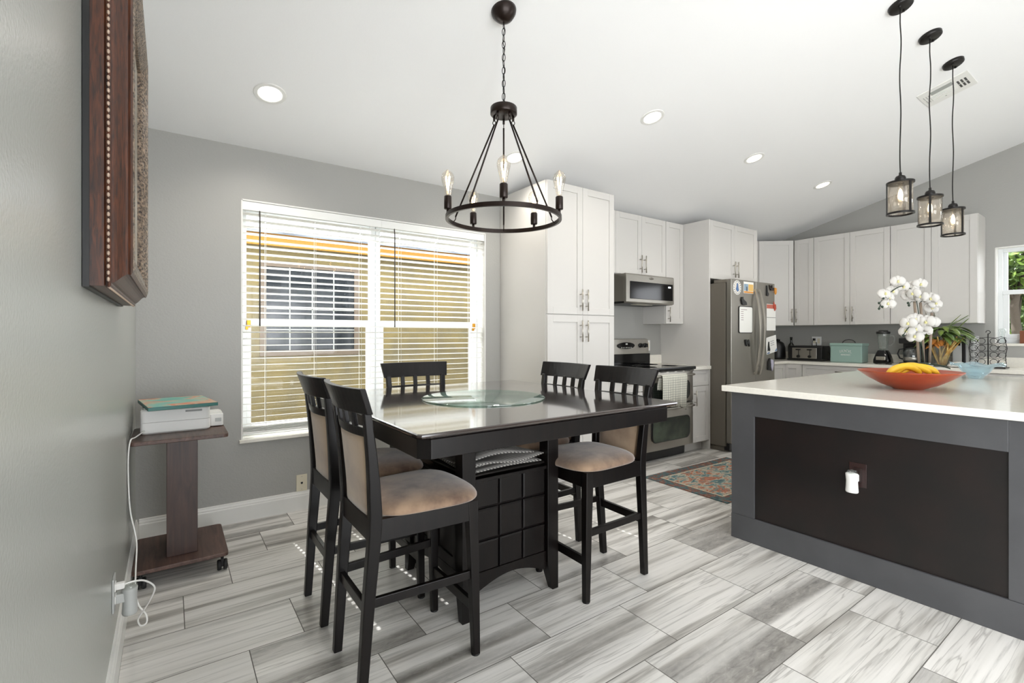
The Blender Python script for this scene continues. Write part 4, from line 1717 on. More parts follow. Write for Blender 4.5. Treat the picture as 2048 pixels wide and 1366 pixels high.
def flower(p, face, roll, s):
    """phalaenopsis: 3 sepals + 2 broad petals + lip"""
    b = MB()
    for k, (an, L, w) in enumerate(((90, .045, .020), (-30 - 10, .043, .018), (210 + 10, .043, .018), (8, .050, .034), (172, .050, .034))):
        a = math.radians(an)
        d = Vector((math.cos(a), 0, math.sin(a)))
        sd = Vector((-math.sin(a), 0, math.cos(a)))
        n = 5
        pts = []
        off = -.002 if k > 2 else .002
        for i in range(n + 1):
            f = i / n
            ww = w * (math.sin(PI * min(1, .08 + f * .90)) ** .6)
            yb = off + .010 * f * f - .006 * math.sin(PI * f)
            for q in (-1, -.5, 0, .5, 1):
                c = d * L * (f * 1.0) + sd * ww * q
                pts.append(Vector((c.x, yb + .006 * q * q, c.z)))
        fs = []
        for i in range(n):
            for q in range(4):
                a0 = i * 5 + q
                fs.append((a0, a0 + 1, a0 + 6, a0 + 5))
        b.add(pts, fs, True, 0)
    b.lathe([(0, 0), (.007, .003), (.008, .008), (.003, .014), (0, .015)], 10, (0, -.006, -.012), m=1)
    b.lathe([(0, 0), (.005, .002), (.005, .006), (0, .009)], 8, (0, -.008, 0), m=1)
    b.xf(Matrix.Scale(s, 4))
    o = b.build('flower', [M['petal'], M['orchid_lip']], t, thick=.0012, fix=False)
    o.location = L_(p)
    o.rotation_euler = (roll, 0, face)
    return o


FU = [(4.93, 1.367, 1.667), (5.01, 1.355, 1.628), (5.097, 1.268, 1.646), (5.069, 1.322, 1.598), (4.953, 1.408, 1.591), (4.821, 1.419, 1.566), (4.832, 1.403, 1.486), (5.092, 1.341, 1.558), (5.08, 1.264, 1.545), (5.144, 1.215, 1.529), (5.268, 1.239, 1.458), (5.212, 1.201, 1.493), (5.136, 1.309, 1.644), (5.03, 1.30, 1.57), (5.20, 1.24, 1.54), (4.87, 1.41, 1.53)]
FLW = [(4.969, 1.313, 1.331), (5.04, 1.284, 1.361), (5.046, 1.22, 1.341), (5.039, 1.284, 1.285), (5.137, 1.243, 1.278), (5.019, 1.284, 1.224), (4.99, 1.331, 1.27), (5.143, 1.214, 1.339), (5.09, 1.26, 1.30)]
for i, p in enumerate(FU + FLW):
    face = math.radians(-70 + rr.uniform(-35, 35))
    flower(p, face, rr.uniform(-.4, .2), 1.08 if i < len(FU) else 1.2)

# ================================================================== RUG
b = MB()
b.box(-.61, -.39, 0, .61, .39, .008, m=0)
o = tag(b.build('rug', M['rug'], loc=(4.115, 2.345, .0005), rotz=math.radians(-1.5), bevel=.003), 'small patterned teal and rust rug in front of the stove', 'rug')

t = thing('floor_register', 'grey metal floor air register in front of the pantry', 'floor vent', (2.555, 2.865, .0005))
b = MB()
b.box(-.145, -.065, 0, .145, .065, .004)
b.build('frame', M['trim'], t, bevel=.001)
b = MB()
for i in range(9):
    b.box(-.125, -.048 + i * .0112, .004, .125, -.042 + i * .0112, .0052)
b.build('slats', mat('register_grey', '5E6062', .4, .5), t)

# ================================================================== DINING TABLE
TX, TY = 1.483, 2.11
t = thing('dining_table', 'dark espresso counter-height square dining table on a cabinet pedestal', 'dining table', (TX, TY, 0))
b = MB()
hx_, hy_ = .672, .688


def sq(h1, h2, c=.012):
    return [(h1 - c, h2), (-h1 + c, h2), (-h1, h2 - c), (-h1, -h2 + c), (-h1 + c, -h2), (h1 - c, -h2), (h1, -h2 + c), (h1, h2 - c)]


b.loft([[(x, y, z) for x, y in sq(hx_ - d, hy_ - d)] for d, z in ((.030, .894), (.004, .906), (0, .912), (.001, .917), (.006, .920))])
b.build('tabletop', M['espresso_top'], t)
b = MB()
ax, ay = .650, .664
c = .035
pts = sq(ax, ay, c)
pin = [(x * .965, y * .965) for x, y in pts]
n = 8
vs = [(x, y, .829) for x, y in pts] + [(x, y, .895) for x, y in pts] + [(x, y, .829) for x, y in pin] + [(x, y, .895) for x, y in pin]
fs = []
for i in range(n):
    j = (i + 1) % n
    fs += [(i, j, n + j, n + i), (2 * n + j, 2 * n + i, 3 * n + i, 3 * n + j), (j, i, 2 * n + i, 2 * n + j), (n + i, n + j, 3 * n + j, 3 * n + i)]
b.add(vs, fs)
b.build('apron', M['espresso'], t, bevel=.002)
# pedestal
px0, px1, py0, py1 = 1.185 - TX, 1.722 - TX, 1.800 - TY, 2.420 - TY
pw = .066
for sx, x in ((1, px0), (-1, px1)):
    for sy, y in ((1, py0), (-1, py1)):
        b = MB()
        x2, y2 = x + sx * pw, y + sy * pw
        xa, ya = x + sx * pw * .55, y + sy * pw * .55
        P = [((x, y), (xa, ya), 0), ((x, y), (x2, y2), .14), ((x, y), (x2, y2), .895)]
        b.loft([[(a[0], a[1], z), (c_[0], a[1], z), (c_[0], c_[1], z), (a[0], c_[1], z)] for a, c_, z in P])
        b.build('leg', M['espresso'], t, bevel=.002)
b = MB()
b.box(px0 + .03, py0 + .03, .185, px1 - .03, py1 - .03, .602)
b.build('pedestal_cabinet', M['espresso'], t)
b = MB()
b.box(px0 + .01, py0 + .01, .590, px1 - .01, py1 - .01, .606)
b.build('shelf', M['espresso'], t, bevel=.002)
# support rails under the top
b = MB()
b.box(px0 + .01, py0 + .01, .84, px1 - .01, py0 + .05, .895)
b.box(px0 + .01, py1 - .05, .84, px1 - .01, py1 - .01, .895)
b.build('cross_rail', M['espresso'], t)


def grid_panel(xa, xb, flip, y):
    b = MB()
    w = (xb - xa)
    xs = [xa, xa + w * .333, xa + w * .66, xb]
    zs = [.186, .325, .470, .600]
    g = .004
    for i in range(3):
        for k in range(3):
            x0_, x1_, z0_, z1_ = xs[i] + g, xs[i + 1] - g, zs[k] + g, zs[k + 1] - g
            f = .006
            ya, yb = y, y + flip * .010
            b.loft([[(x0_, yb, z0_), (x1_, yb, z0_), (x1_, yb, z1_), (x0_, yb, z1_)], [(x0_, ya + flip * .004, z0_), (x1_, ya + flip * .004, z0_), (x1_, ya + flip * .004, z1_), (x0_, ya + flip * .004, z1_)], [(x0_ + f, ya, z0_ + f), (x1_ - f, ya, z0_ + f), (x1_ - f, ya, z1_ - f), (x0_ + f, ya, z1_ - f)]])
    return b


for yy, fl in ((py0 + .016, 1), (py1 - .016, -1)):
    grid_panel(px0 + pw, px1 - pw, fl, yy).build('grid_panel', M['espresso'], t)
    xm = (px0 + px1) / 2
    xa, xb = px0 + pw, px1 - pw
    arcp = [(xa, .190), (xb, .190)] + [(xb + (xa - xb) * i / 16, .100 + .052 * math.sin(PI * i / 16)) for i in range(17)]
    b = MB()
    b.prism_y(arcp, yy, yy + fl * .02)
    b.build('arched_skirt', M['espresso'], t)
for xx, fl in ((px0 + .016, 1), (px1 - .016, -1)):
    ya, yb = py0 + pw, py1 - pw
    b = MB()
    arcp = [(ya, .190), (yb, .190)] + [(yb + (ya - yb) * i / 16, .100 + .052 * math.sin(PI * i / 16)) for i in range(17)]
    b.prism_x(arcp, xx, xx + fl * .02)
    b.build('arched_skirt', M['espresso'], t)
    for (y0_, y1_) in ((ya, (ya + yb) / 2), ((ya + yb) / 2, yb)):
        b = MB()
        r = .05
        X0, X1 = (xx - .002, xx + .016) if fl > 0 else (xx - .016, xx + .002)
        b.box(X0, y0_ + .003, .195, X1, y0_ + r, .585)
        b.box(X0, y1_ - r, .195, X1, y1_ - .003, .585)
        b.box(X0, y0_ + r, .195, X1, y1_ - r, .195 + r)
        b.box(X0, y0_ + r, .585 - r, X1, y1_ - r, .585)
        b.box(X0 + .006, y0_ + r, .245, X1 - .006, y1_ - r, .535)
        d = b.build('door', M['espresso'], t, bevel=.0015)
        b = MB()
        ky = y1_ - .025 if y0_ == ya else y0_ + .025
        b.lathe([(0, 0), (.006, 0), (.005, .012), (.013, .018), (.014, .023), (.010, .027), (0, .028)], 16)
        b.xf(Matrix.Translation((xx - fl * .002, ky, .36)) @ Matrix.Rotation(-fl * PI / 2, 4, 'Y'))
        b.build('knob', M['nickel'], d, label='small metal knob')
b = MB()
b.lathe([(0, .0), (.306, .0), (.310, .003), (.306, .006), (0, .006)], 96, (1.463, 2.075, .9203))
tag(b.build('lazy_susan', M['susan']), 'round pale green glass turntable in the middle of the dining table', 'lazy susan')
# placemats under the table
b = MB()
n = 16
secs = []


def drape(x, y, k):
    return .004 * math.sin(x * 22 + k) + .003 * math.sin(y * 31 + k * 2) + .010 * max(0, (x - .05)) * 3


t = thing('placemat_stack', 'rumpled stack of grey woven placemats and cloths under the tabletop', 'placemats', (1.44, 2.02, .6065))
for k, (wx, wy, z, an, mt) in enumerate(((.215, .20, .014, .03, 'iron'), (.20, .19, .030, .0, 'placemat'), (.19, .18, .044, -.05, 'placemat'), (.215, .20, .060, .06, 'placemat'), (.17, .17, .085, .0, 'placemat'))):
    b = MB()
    nx = 14
    vs, fs = [], []
    for i in range(nx + 1):
        for j in range(nx + 1):
            x = -wx + 2 * wx * i / nx
            y = -wy + 2 * wy * j / nx
            dd = max(abs(x) / wx, abs(y) / wy)
            zz = z + (.004 + .008 * k) * math.sin(x * 14 + k * 1.3) * math.cos(y * 11 + k) * .5 - (.012 * max(0, dd - .8) * k)
            vs.append((x * math.cos(an) - y * math.sin(an), x * math.sin(an) + y * math.cos(an), max(zz, .008 + k * .008)))
    for i in range(nx):
        for j in range(nx):
            a0 = i * (nx + 1) + j
            fs.append((a0, a0 + 1, a0 + nx + 2, a0 + nx + 1))
    b.add(vs, fs, True)
    b.build('mat' if mt != 'iron' else 'mesh_tray', M[mt], t, thick=.006 if k else .010)


# ================================================================== CHAIRS
def rect_loft(b, pts, sy=1):
    """pts: x, y, z, tx, ty  (centre + thickness)"""
    b.loft([[(x - tx / 2, sy * y - ty / 2, z), (x + tx / 2, sy * y - ty / 2, z), (x + tx / 2, sy * y + ty / 2, z), (x - tx / 2, sy * y + ty / 2, z)] for x, y, z, tx, ty in pts])


def spl(pts, k=5):
    out = []
    n = len(pts)
    for i in range(n - 1):
        p0, p1, p2, p3 = pts[max(i - 1, 0)], pts[i], pts[i + 1], pts[min(i + 2, n - 1)]
        for j in range(k):
            f = j / k
            out.append(tuple(.5 * (2 * b_ + (c_ - a_) * f + (2 * a_ - 5 * b_ + 4 * c_ - d_) * f * f + (3 * b_ - a_ - 3 * c_ + d_) * f ** 3) for a_, b_, c_, d_ in zip(p0, p1, p2, p3)))
    out.append(pts[-1])
    return out


def make_chair(loc, rotz, label, group):
    t = thing('dining_chair', label, 'chair', loc, rotz, group)
    E = M['espresso']
    post = spl([(-.222, .148, 0, .032, .030), (-.200, .154, .33, .040, .033), (-.182, .160, .56, .044, .035), (-.185, .166, .68, .042, .034), (-.198, .174, .83, .034, .032), (-.218, .182, .985, .026, .030)])
    for sy in (-1, 1):
        b = MB()
        rect_loft(b, post, sy)
        b.build('back_post', E, t, bevel=.004)
        b = MB()
        rect_loft(b, [(.212, .180, 0, .028, .028), (.205, .176, .30, .036, .034), (.196, .172, .60, .044, .040)], sy)
        b.build('leg', E, t, bevel=.003)
    b = MB()
    b.box(.185, -.160, .525, .212, .160, .600)
    b.box(-.20, -.150, .525, -.175, .150, .605)
    for sy in (-1, 1):
        b.loft([[(-.17, sy * .150, .525), (-.17, sy * .176, .525), (-.17, sy * .176, .602), (-.17, sy * .150, .602)], [(.19, sy * .166, .525), (.19, sy * .190, .525), (.19, sy * .190, .602), (.19, sy * .166, .602)]])
    b.build('seat_frame', E, t, bevel=.002)
    # cushion
    b = MB()
    secs = []
    for s, z in ((.90, .597), (.985, .603), (1.0, .612), (.985, .624), (.93, .637), (.80, .650), (.58, .659), (.30, .663), (.02, .664)):
        ring = []
        for k in range(40):
            a = 2 * PI * k / 40
            cx, sy_ = math.cos(a), math.sin(a)
            q = 4.2
            rr_ = (abs(cx) ** q + abs(sy_) ** q) ** (-1 / q)
            x, y = cx * rr_, sy_ * rr_
            hw_ = .205 + .016 * x
            fx = .245 + (.012 * (1 - y * y) if x > 0 else 0)
            X = .032 + x * (fx - .032 if x > 0 else .195)
            if x < 0:
                X = .032 + x * .205
            ring.append((.03 + (X - .03) * s, y * hw_ * s, z - (.006 * (1 - abs(y)) if s > .9 and z < .61 else 0)))
        secs.append(ring)
    b.loft(secs, True)
    b.build('seat', M['suede'], t, sub=1, label='tan suede seat cushion')
    # back pad
    b = MB()
    secs = []
    for i in range(9):
        z = .600 + .295 * i / 8
        cx = -.186 - .018 * max(0, (z - .62) / .27) ** 1.3
        hw_ = .143 + .010 * (z - .6) / .29
        bow = .018 * (i / 8)
        e = .010 if i in (0, 8) else .0
        ring = []
        for j in range(9):
            y = -hw_ + 2 * hw_ * j / 8
            q = 1 - (y / hw_) ** 2
            ring.append((cx - bow * q + .016 * (q ** .4) * (1 - e * 30), y, z))
        for j in range(9):
            y = hw_ - 2 * hw_ * j / 8
            q = 1 - (y / hw_) ** 2
            ring.append((cx - bow * q - .010 * (q ** .4), y, z))
        secs.append(ring)
    b.loft(secs, True)
    b.build('back_pad', M['suede_back'], t, label='pale tan suede back pad')

    def rail(z0, z1, x0, x1, hw0, hw1, bow, th, nm):
        b = MB()
        secs = []
        N_ = 14
        for i in range(N_ + 1):
            f = -1 + 2 * i / N_
            q = 1 - f * f
            secs.append([(x0 - bow * q - th / 2, hw0 * f, z0), (x0 - bow * q + th / 2, hw0 * f, z0), (x1 - bow * q + th / 2, hw1 * f, z1 - .0), (x1 - bow * q - th / 2, hw1 * f, z1)])
        b.loft(secs)
        b.build(nm, E, t, bevel=.003)
    rail(.972, 1.062, -.212, -.243, .208, .222, .034, .022, 'top_rail')
    rail(.888, .922, -.200, -.206, .160, .162, .022, .022, 'back_rail')
    for y in (-.085, 0, .085):
        q = 1 - (y / .19) ** 2
        b = MB()
        b.loft([[(x - .024 * q - .008, y - .012, z), (x - .024 * q + .008, y - .012, z), (x - .024 * q + .008, y + .012, z), (x - .024 * q - .008, y + .012, z)] for x, z in ((-.204, .915), (-.214, .98))])
        b.build('back_slat', E, t, bevel=.002)
    for (p, q, zz) in (((-.196, .153), (.205, .175), .315), ((-.196, -.153), (.205, -.175), .315)):
        b = MB()
        s0 = .009
        b.loft([[(x, y - s0, zz - .018), (x, y + s0, zz - .018), (x, y + s0, zz + .014), (x, y - s0, zz + .014)] for x, y in (p, q)])
        b.build('stretcher', E, t, bevel=.002)
    for x, zz, hw_ in ((-.203, .290, .15), (.208, .185, .176)):
        b = MB()
        b.box(x - .009, -hw_, zz - .020, x + .009, hw_, zz + .020)
        b.build('stretcher', E, t, bevel=.002)
    b = MB()
    for x, y, r in ((.212, .180, .013), (.212, -.180, .013)):
        b.cyl((x, y, -.0), r + .004, .006)
    b.build('foot_glides', M['rubber'], t)
    return t


G = 'dark dining chairs with suede seats around the table'
ch = make_chair((.925, 1.793, 0), 0, 'dark dining chair nearest the camera on the left side of the table', G)
dup(ch, (.925, 2.290, 0), 0, 'dark dining chair on the left side of the table, nearer the window', G)
dup(ch, (1.957, 1.800, 0), math.radians(178.5), 'dark dining chair on the right side of the table, nearer the island', G)
dup(ch, (1.957, 2.290, 0), math.radians(178.5), 'dark dining chair on the right side of the table, in front of the pantry', G)
dup(ch, (1.44, 2.655, 0), math.radians(-93), 'dark dining chair behind the table with its back to the window', G)

# ================================================================== CHANDELIER
CHX, CHY = 1.575, 2.06
cz = ceil_z(CHY)
t = thing('chandelier', 'dark bronze ring chandelier with five filament bulbs over the dining table', 'chandelier', (CHX, CHY, 0))
sl = math.atan(CS)
b = MB()
prof = [(0, -.058), (.02, -.056), (.045, -.040), (.062, -.015), (.066, .0), (.060, .004), (0, .004)]
b.lathe(prof, 32)
b.xf(Matrix.Translation((0, 0, cz)) @ Matrix.Rotation(-sl, 4, 'X'))
b.build('canopy', M['bronze'], t)
b = MB()
z = cz - .055
b.tube([(0, 0, z + .02), (0, 0, z)], .005, 8)
i = 0
zz = z
while zz > 2.455:
    lk = []
    for k in range(14):
        a = 2 * PI * k / 14
        dx = .0085 * math.cos(a)
        lk.append((dx if i % 2 == 0 else 0, 0 if i % 2 == 0 else dx, zz - .018 + .0195 * math.sin(a)))
    st = len(b.v)
    b.tube(lk, .0019, 6, closed=True)
    b.xf(Matrix.Rotation(.6, 4, 'Z'), st)
    zz -= .0335
    i += 1
b.build('chain', M['iron'], t)
b = MB()
b.tube(smooth([(.004 * math.sin(k * 1.9), .004 * math.cos(k * 2.3), z - (z - 2.43) * k / 12) for k in range(13)], 3), .0022, 6)
b.tube(smooth([(0, 0, 2.455), (.015, .0, 2.44), (.03, .005, 2.42)], 5), .0022, 6)
b.build('lamp_wire', M['iron'], t)
b = MB()
HZ = 2.375
b.lathe([(0, HZ), (.066, HZ), (.069, HZ + .003), (.069, HZ + .036), (.066, HZ + .040), (.01, HZ + .043), (.008, HZ + .06), (0, HZ + .06)], 36)
b.build('hub', M['bronze'], t)
RZ, RR = 1.838, .292
b = MB()
n = 96
b.loft([[((RR + dr) * math.cos(2 * PI * k / n), (RR + dr) * math.sin(2 * PI * k / n), RZ + dz) for dr, dz in ((-.007, -.011), (.007, -.011), (.007, .011), (-.007, .011))] for k in range(n)], False, True)
b.build('ring', M['bronze'], t, bevel=.0015)
phi0 = math.atan2(-2.06, -1.407)
for k in range(5):
    a = phi0 + math.radians(36 + 72 * k)
    ca, sa = math.cos(a), math.sin(a)
    b = MB()
    p0 = Vector((.052 * ca, .052 * sa, HZ - .045))
    p1 = Vector(((RR - .022) * ca, (RR - .022) * sa, RZ + .030))
    b.tube([p0, p1], .0045, 8)
    b.tube([(.052 * ca, .052 * sa, HZ), (.052 * ca, .052 * sa, HZ - .025)], .006, 8)
    hook = [(.052 * ca + .008 * math.sin(q) * ca, .052 * sa + .008 * math.sin(q) * sa, HZ - .034 + .010 * math.cos(q)) for q in [2 * PI * j / 12 for j in range(12)]]
    b.tube(hook, .0022, 6, closed=True)
    b.tube(smooth([p1, p1 + Vector((0, 0, -.012)), (((RR - .012) * ca), (RR - .012) * sa, RZ + .006), ((RR - .004) * ca, (RR - .004) * sa, RZ)], 4), .003, 6)
    b.build('hanging_rod', M['bronze'], t)


def bulb(t, cx, cy, z, s=1.0, glassm='bulb_glass'):
    so = MB()
    so.lathe([(0, z), (.017 * s, z), (.019 * s, z + .003), (.019 * s, z + .062 * s), (.016 * s, z + .066 * s), (0, z + .066 * s)], 20, (cx, cy, 0))
    sk = so.build('socket', M['bronze'], t)
    zb = z + .064 * s
    g = MB()
    g.lathe([(.012 * s, zb), (.014 * s, zb + .010 * s), (.022 * s, zb + .045 * s), (.031 * s, zb + .080 * s), (.032 * s, zb + .095 * s), (.026 * s, zb + .112 * s), (.014 * s, zb + .124 * s), (.005 * s, zb + .132 * s), (0, zb + .134 * s)], 24, (cx, cy, 0))
    gb = g.build('bulb', M[glassm], t, label='clear pear-shaped filament bulb')
    f = MB()
    for j in range(6):
        a = 2 * PI * j / 6
        a2 = a + .5
        f.tube([(cx + .004 * s * math.cos(a), cy + .004 * s * math.sin(a), zb + .03 * s), (cx + .012 * s * math.cos(a2), cy + .012 * s * math.sin(a2), zb + .098 * s)], .0011 * s, 5)
    f.build('filament', M['filament'], gb)
    st = MB()
    st.tube([(cx, cy, zb), (cx, cy, zb + .06 * s)], .003 * s, 6)
    st.build('glass_stem', M['clear_glass'], gb)


for k in range(5):
    a = phi0 + math.radians(72 * k)
    x, y = RR * math.cos(a), RR * math.sin(a)
    b = MB()
    b.tube([(x, y, RZ + .008), (x, y, RZ + .026)], .007, 10)
    b.build('socket_stem', M['bronze'], t)
    bulb(t, x, y, RZ + .026)

# ================================================================== PENDANTS
def pendant(x, y, rot, label):
    t = thing('pendant_lamp', label, 'pendant lamp', (x, y, 0), 0, 'glass cylinder pendant lamps over the island')
    cz = ceil_z(y)
    b = MB()
    b.lathe([(0, -.026), (.052, -.024), (.060, -.018), (.062, 0), (.058, .003), (0, .003)], 32)
    for sx in (-1, 1):
        b.lathe([(0, -.034), (.006, -.032), (.007, -.024), (0, -.022)], 10, (sx * .035, 0, 0))
    b.xf(Matrix.Translation((0, 0, cz)) @ Matrix.Rotation(-sl, 4, 'X'))
    b.build('canopy', M['iron'], t)
    b = MB()
    P = [(.003 * math.sin(k * 1.7 + rot), .003 * math.cos(k * 1.3), cz - .02 - (cz - .02 - 2.195) * k / 11) for k in range(12)]
    P[0] = (0, 0, cz - .02)
    P[-1] = (0, 0, 2.19)
    b.tube(smooth(P, 4), .0033, 8)
    b.build('cord', M['iron'], t)
    b = MB()
    b.lathe([(0, 2.200), (.007, 2.198), (.008, 2.182), (.022, 2.176), (.027, 2.165), (.027, 2.140), (0, 2.138)], 24)
    b.build('socket_cap', M['iron'], t)
    b = MB()
    n = 40
    for z, inner in ((2.132, .020), (1.950, .058)):
        b.loft([[(r * math.cos(2 * PI * k / n), r * math.sin(2 * PI * k / n), zz) for r, zz in ((inner, z), (.068, z), (.068, z + .011), (inner, z + .011))] for k in range(n)], False, True)
    for j in range(3):
        a = rot + 2 * PI * j / 3
        st = len(b.v)
        b.box(.0625, -.0065, 1.955, .0675, .0065, 2.14)
        b.xf(Matrix.Rotation(a, 4, 'Z'), st)
    b.build('cage', M['iron'], t, bevel=.001)
    b = MB()
    b.loft([[(r * math.cos(2 * PI * k / n), r * math.sin(2 * PI * k / n), zz) for r, zz in ((.0575, 1.958), (.0600, 1.958), (.0600, 2.131), (.0575, 2.131))] for k in range(n)], True, True)
    b.build('glass_shade', M['shade_glass'], t, label='clear glass cylinder')
    g = MB()
    zb = 2.135
    g.lathe([(.012, zb), (.013, zb - .02), (.020, zb - .05), (.026, zb - .075), (.026, zb - .09), (.018, zb - .108), (.006, zb - .116), (0, zb - .117)], 20)
    gb = g.build('bulb', M['bulb_glass'], t)
    f = MB()
    f.lathe([(0, zb - .03), (.007, zb - .04), (.013, zb - .07), (.012, zb - .088), (0, zb - .10)], 14)
    f.build('filament', M['glow'], gb)
    return t


pendant(3.690, 1.00, math.radians(-120), 'leftmost of the three glass pendant lamps, the one nearest the dining table')
pendant(4.214, .992, math.radians(-166), 'middle one of the three glass pendant lamps over the island')
pendant(4.748, .995, math.radians(-118), 'rightmost of the three glass pendant lamps, nearest the far cabinets')

# ================================================================== DOWNLIGHTS AND VENT
def downlight(x, y, label, lens='lens', e=26):
    z = ceil_z(y)
    t = thing('recessed_light', label, 'recessed light', (x, y, z), 0, 'round recessed ceiling lights')
    R_ = Matrix.Rotation(-sl, 4, 'X')
    b = MB()
    n = 40
    b.loft([[(r * math.cos(2 * PI * k / n), r * math.sin(2 * PI * k / n), zz) for r, zz in ((.062, -.001), (.066, -.006), (.084, -.005), (.088, .0), (.088, .004), (.062, .004))] for k in range(n)], False, True)
    b.xf(R_)
    b.build('trim_ring', M['trim'], t)
    b = MB()
    b.lathe([(0, -.003), (.062, -.003), (.062, .003), (0, .003)], 36)
    b.xf(R_)
    b.build('lens', M[lens], t)
    L = bpy.data.lights.new('downlight', 'SPOT')
    L.energy = e
    L.color = (1, .94, .86)
    L.spot_size = math.radians(140)
    L.spot_blend = .8
    L.shadow_soft_size = .06
    o = bpy.data.objects.new('downlight', L)
    COL.objects.link(o)
    o.parent = t
    o.location = (0, -.005, -.03)


downlight(.642, 3.10, 'round recessed ceiling light nearest the dining window, left of the chandelier')
downlight(2.392, 3.10, 'round recessed ceiling light seen behind the chandelier, near the pantry')
downlight(3.077, 2.31, 'round recessed ceiling light right of the chandelier, nearest of the kitchen row')
downlight(4.507, 2.31, 'round recessed ceiling light in the middle of the kitchen row', 'lens_warm')
downlight(5.888, 2.30, 'round recessed ceiling light farthest along the kitchen row', 'lens_warm')
vy = 1.115
t = thing('ceiling_vent', 'white square ceiling air vent behind the pendant cords', 'vent', (5.13, vy, ceil_z(vy)))
t.rotation_euler = (-sl, 0, 0)
b = MB()
b.box(-.155, -.155, -.006, .155, .155, .004)
b.build('frame', M['trim'], t, bevel=.002)
b = MB()
for i in range(3):
    b.box(.085 - .0, .02 - .035 * 0 + .03 * i * 0, -.0075, .09, .03, -.006)
for k in range(2):
    for i in range(3):
        x = -.06 + k * .075
        y = -.125 + i * .022
        b.box(x, y, -.0078, x + .062, y + .012, -.0058)
b.build('end_slots', mat('vent_slot_dark', '4A4A48', .7), t)
b = MB()
b.box(-.105, -.050, -.0078, -.045, .085, -.0058)
b.build('open_throat', mat('vent_throat_grey', 'A3A5A0', .7), t)
b = MB()
for i in range(5):
    b.box(-.035 + i * .022, -.05, -.012, -.025 + i * .022, .10, -.0058)
b.build('louvers', M['trim'], t)
b = MB()
for k in range(2):
    for i in range(3):
        b.box(-.07 + k * .075, .098 + i * .016, -.0078, -.01 + k * .075, .103 + i * .016, -.0058)
b.build('end_slots', mat('vent_slot_grey', 'B4B4B0', .7), t)

# ================================================================== PRINTER CART
t = thing('printer_cart', 'dark walnut wheeled cart with a single column in the corner', 'cart', (.215, 3.17, 0))
b = MB()
b.prism(rrect(-.208, -.235, .205, .205, .02, 4), .702, .722)
b.build('top_shelf', M['cart_flat'], t, bevel=.003)
b = MB()
b.prism(rrect(-.200, -.235, .205, .235, .02, 4), .078, .098)
b.build('base_shelf', M['cart_flat'], t, bevel=.003)
b = MB()
b.box(-.062, -.135, .098, .072, .12, .702)
b.build('column', M['cart'], t, bevel=.002)
for x, y in ((.178, -.205), (-.165, -.205), (.178, .2), (-.165, .2)):
    b = MB()
    st = len(b.v)
    for dx in (-.014, .014):
        b.lathe([(0, -.009), (.024, -.009), (.027, -.005), (.027, .005), (.024, .009), (0, .009)], 20, (0, 0, 0))
        k = len(b.v) - 6 * 20
        b.xf(Matrix.Translation((x + dx, y, .027)) @ Matrix.Rotation(PI / 2, 4, 'Y'), k)
    b.box(x - .006, y - .012, .02, x + .006, y + .012, .062)
    b.tube([(x, y, .05), (x, y, .079)], .007, 8)
    b.build('caster', M['rubber'], t)
# printer
t = thing('printer', 'white flat-bed printer on the walnut cart', 'printer', (.200, 3.270, .7225))
b = MB()
b.loft([[(x, y, z) for x, y in rrect(-.158 + d, -.150 + d, .148 - d, .15 - d, .018, 4)] for z, d in ((0, .008), (.008, 0), (.060, 0))])
b.build('base', M['white_plastic'], t)
b = MB()
b.loft([[(x, y, z) for x, y in rrect(-.158 + d, -.150 + d, .148 - d, .15 - d, .018, 4)] for z, d in ((.0615, 0), (.120, 0), (.128, .006))])
b.build('scanner_body', M['white_plastic'], t)
b = MB()
b.box(-.145, -.135, .128, .135, .14, .136)
b.build('lid', M['white_plastic'], t, bevel=.004)
b = MB()
b.box(.035, -.1515, .104, .110, -.1495, .114)  # thin grey grip strip on the printer's near face
b.build('side_grip', mat('printer_grip_grey', '9A9B98', .5), t)
b = MB()
b.prism(rrect(.147, -.085, .215, .11, .012, 4), .004, .070)
b.box(.15, -.04, .070, .205, .08, .076)
b.build('paper_tray', M['white_plastic'], t, bevel=.003)
b = MB()
b.box(.175, -.087, .028, .205, -.084, .048)
b.build('tray_latch', M['grey_plastic'], t, bevel=.001)
# painted canvas on the printer
t = thing('painted_canvas', 'small teal and orange painted canvas lying flat on the printer', 'painting', (.200, 3.215, .8592), math.radians(8))
b = MB()
b.box(-.152, -.205, 0, .152, .205, .018)
b.build('canvas', M['paint_edge'], t, bevel=.002, label='dark teal canvas edges')
b = MB()
b.box(-.150, -.203, .018, .150, .203, .0186)
b.build('painting', M['painting'], t)

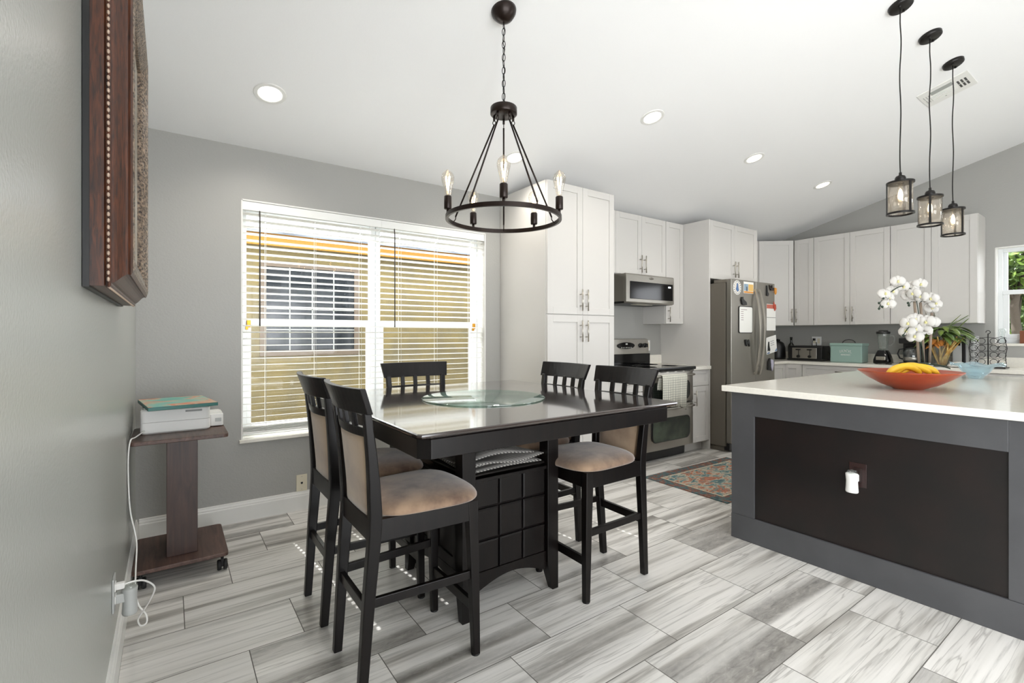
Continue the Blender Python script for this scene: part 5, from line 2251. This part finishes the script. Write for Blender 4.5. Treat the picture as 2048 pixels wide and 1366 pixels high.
# ================================================================== PICTURE FRAME
t = thing('framed_picture', 'large ornate dark wood frame hanging on the left wall', 'picture frame', (0, 1.985, 1.86))
hw, hh = .495, .508


def frame_loft(prof, name, m, lab=None):
    """prof: (x out of wall, inset from outer edge) closed polygon; loft around rectangle"""
    b = MB()
    secs = []
    for sy, sz in ((-1, -1), (1, -1), (1, 1), (-1, 1)):
        secs.append([(x, sy * (hw - d), sz * (hh - d)) for x, d in prof])
    b.loft(secs, False, True)
    return b.build(name, m, t, label=lab)


frame_loft([(.0015, .0), (.014, .0), (.014, .05), (.0015, .05)], 'backing', M['black'])
frame_loft([(.014, .004), (.040, .004), (.043, .008), (.043, .06), (.014, .06)], 'outer_moulding', M['frame_brown'])
frame_loft([(.043, .004), (.049, .002), (.053, .006), (.053, .05), (.043, .05)], 'bead_moulding', M['frame_brown'])
cove = [(.053, .012)]
for i in range(7):
    f = i / 6
    cove.append((.053 + .030 * f, .012 + .016 * math.sin(PI * f * .5) ** 2 + .010 * f))
cove += [(.088, .036), (.092, .044), (.092, .06), (.053, .07)]
frame_loft(cove, 'cove_moulding', M['frame_brown'])
frame_loft([(.060, .046), (.0925, .046), (.096, .056), (.092, .068), (.086, .080), (.088, .092), (.080, .105), (.074, .112), (.06, .112)], 'carved_face', M['carved'], 'carved relief front of the frame')
b = MB()
for sgn in (-1, 1):
    n = 64
    for i in range(n):
        z = -hh + .02 + (2 * hh - .04) * i / (n - 1)
        st = len(b.v)
        b.lathe([(0, -.006), (.003, -.003), (.003, .003), (0, .006)], 6, (0.048, sgn * (hw - .002), z))
    for i in range(n):
        y = -hw + .02 + (2 * hw - .04) * i / (n - 1)
        b.lathe([(0, -.003), (.004, 0), (0, .003)], 6, (0.048, y, sgn * (hh - .002)))
b.build('bead_row', mat('pale_bead', 'B7A08E', .3), t)
b = MB()
b.box(.058, -(hw - .108), -(hh - .108), .064, hw - .108, hh - .108)
b.build('picture', mat('muted_canvas_print', 'B4AFA3', .3, vary=((1, 1, 1), 4, '8B8577', .4, .7)), t)
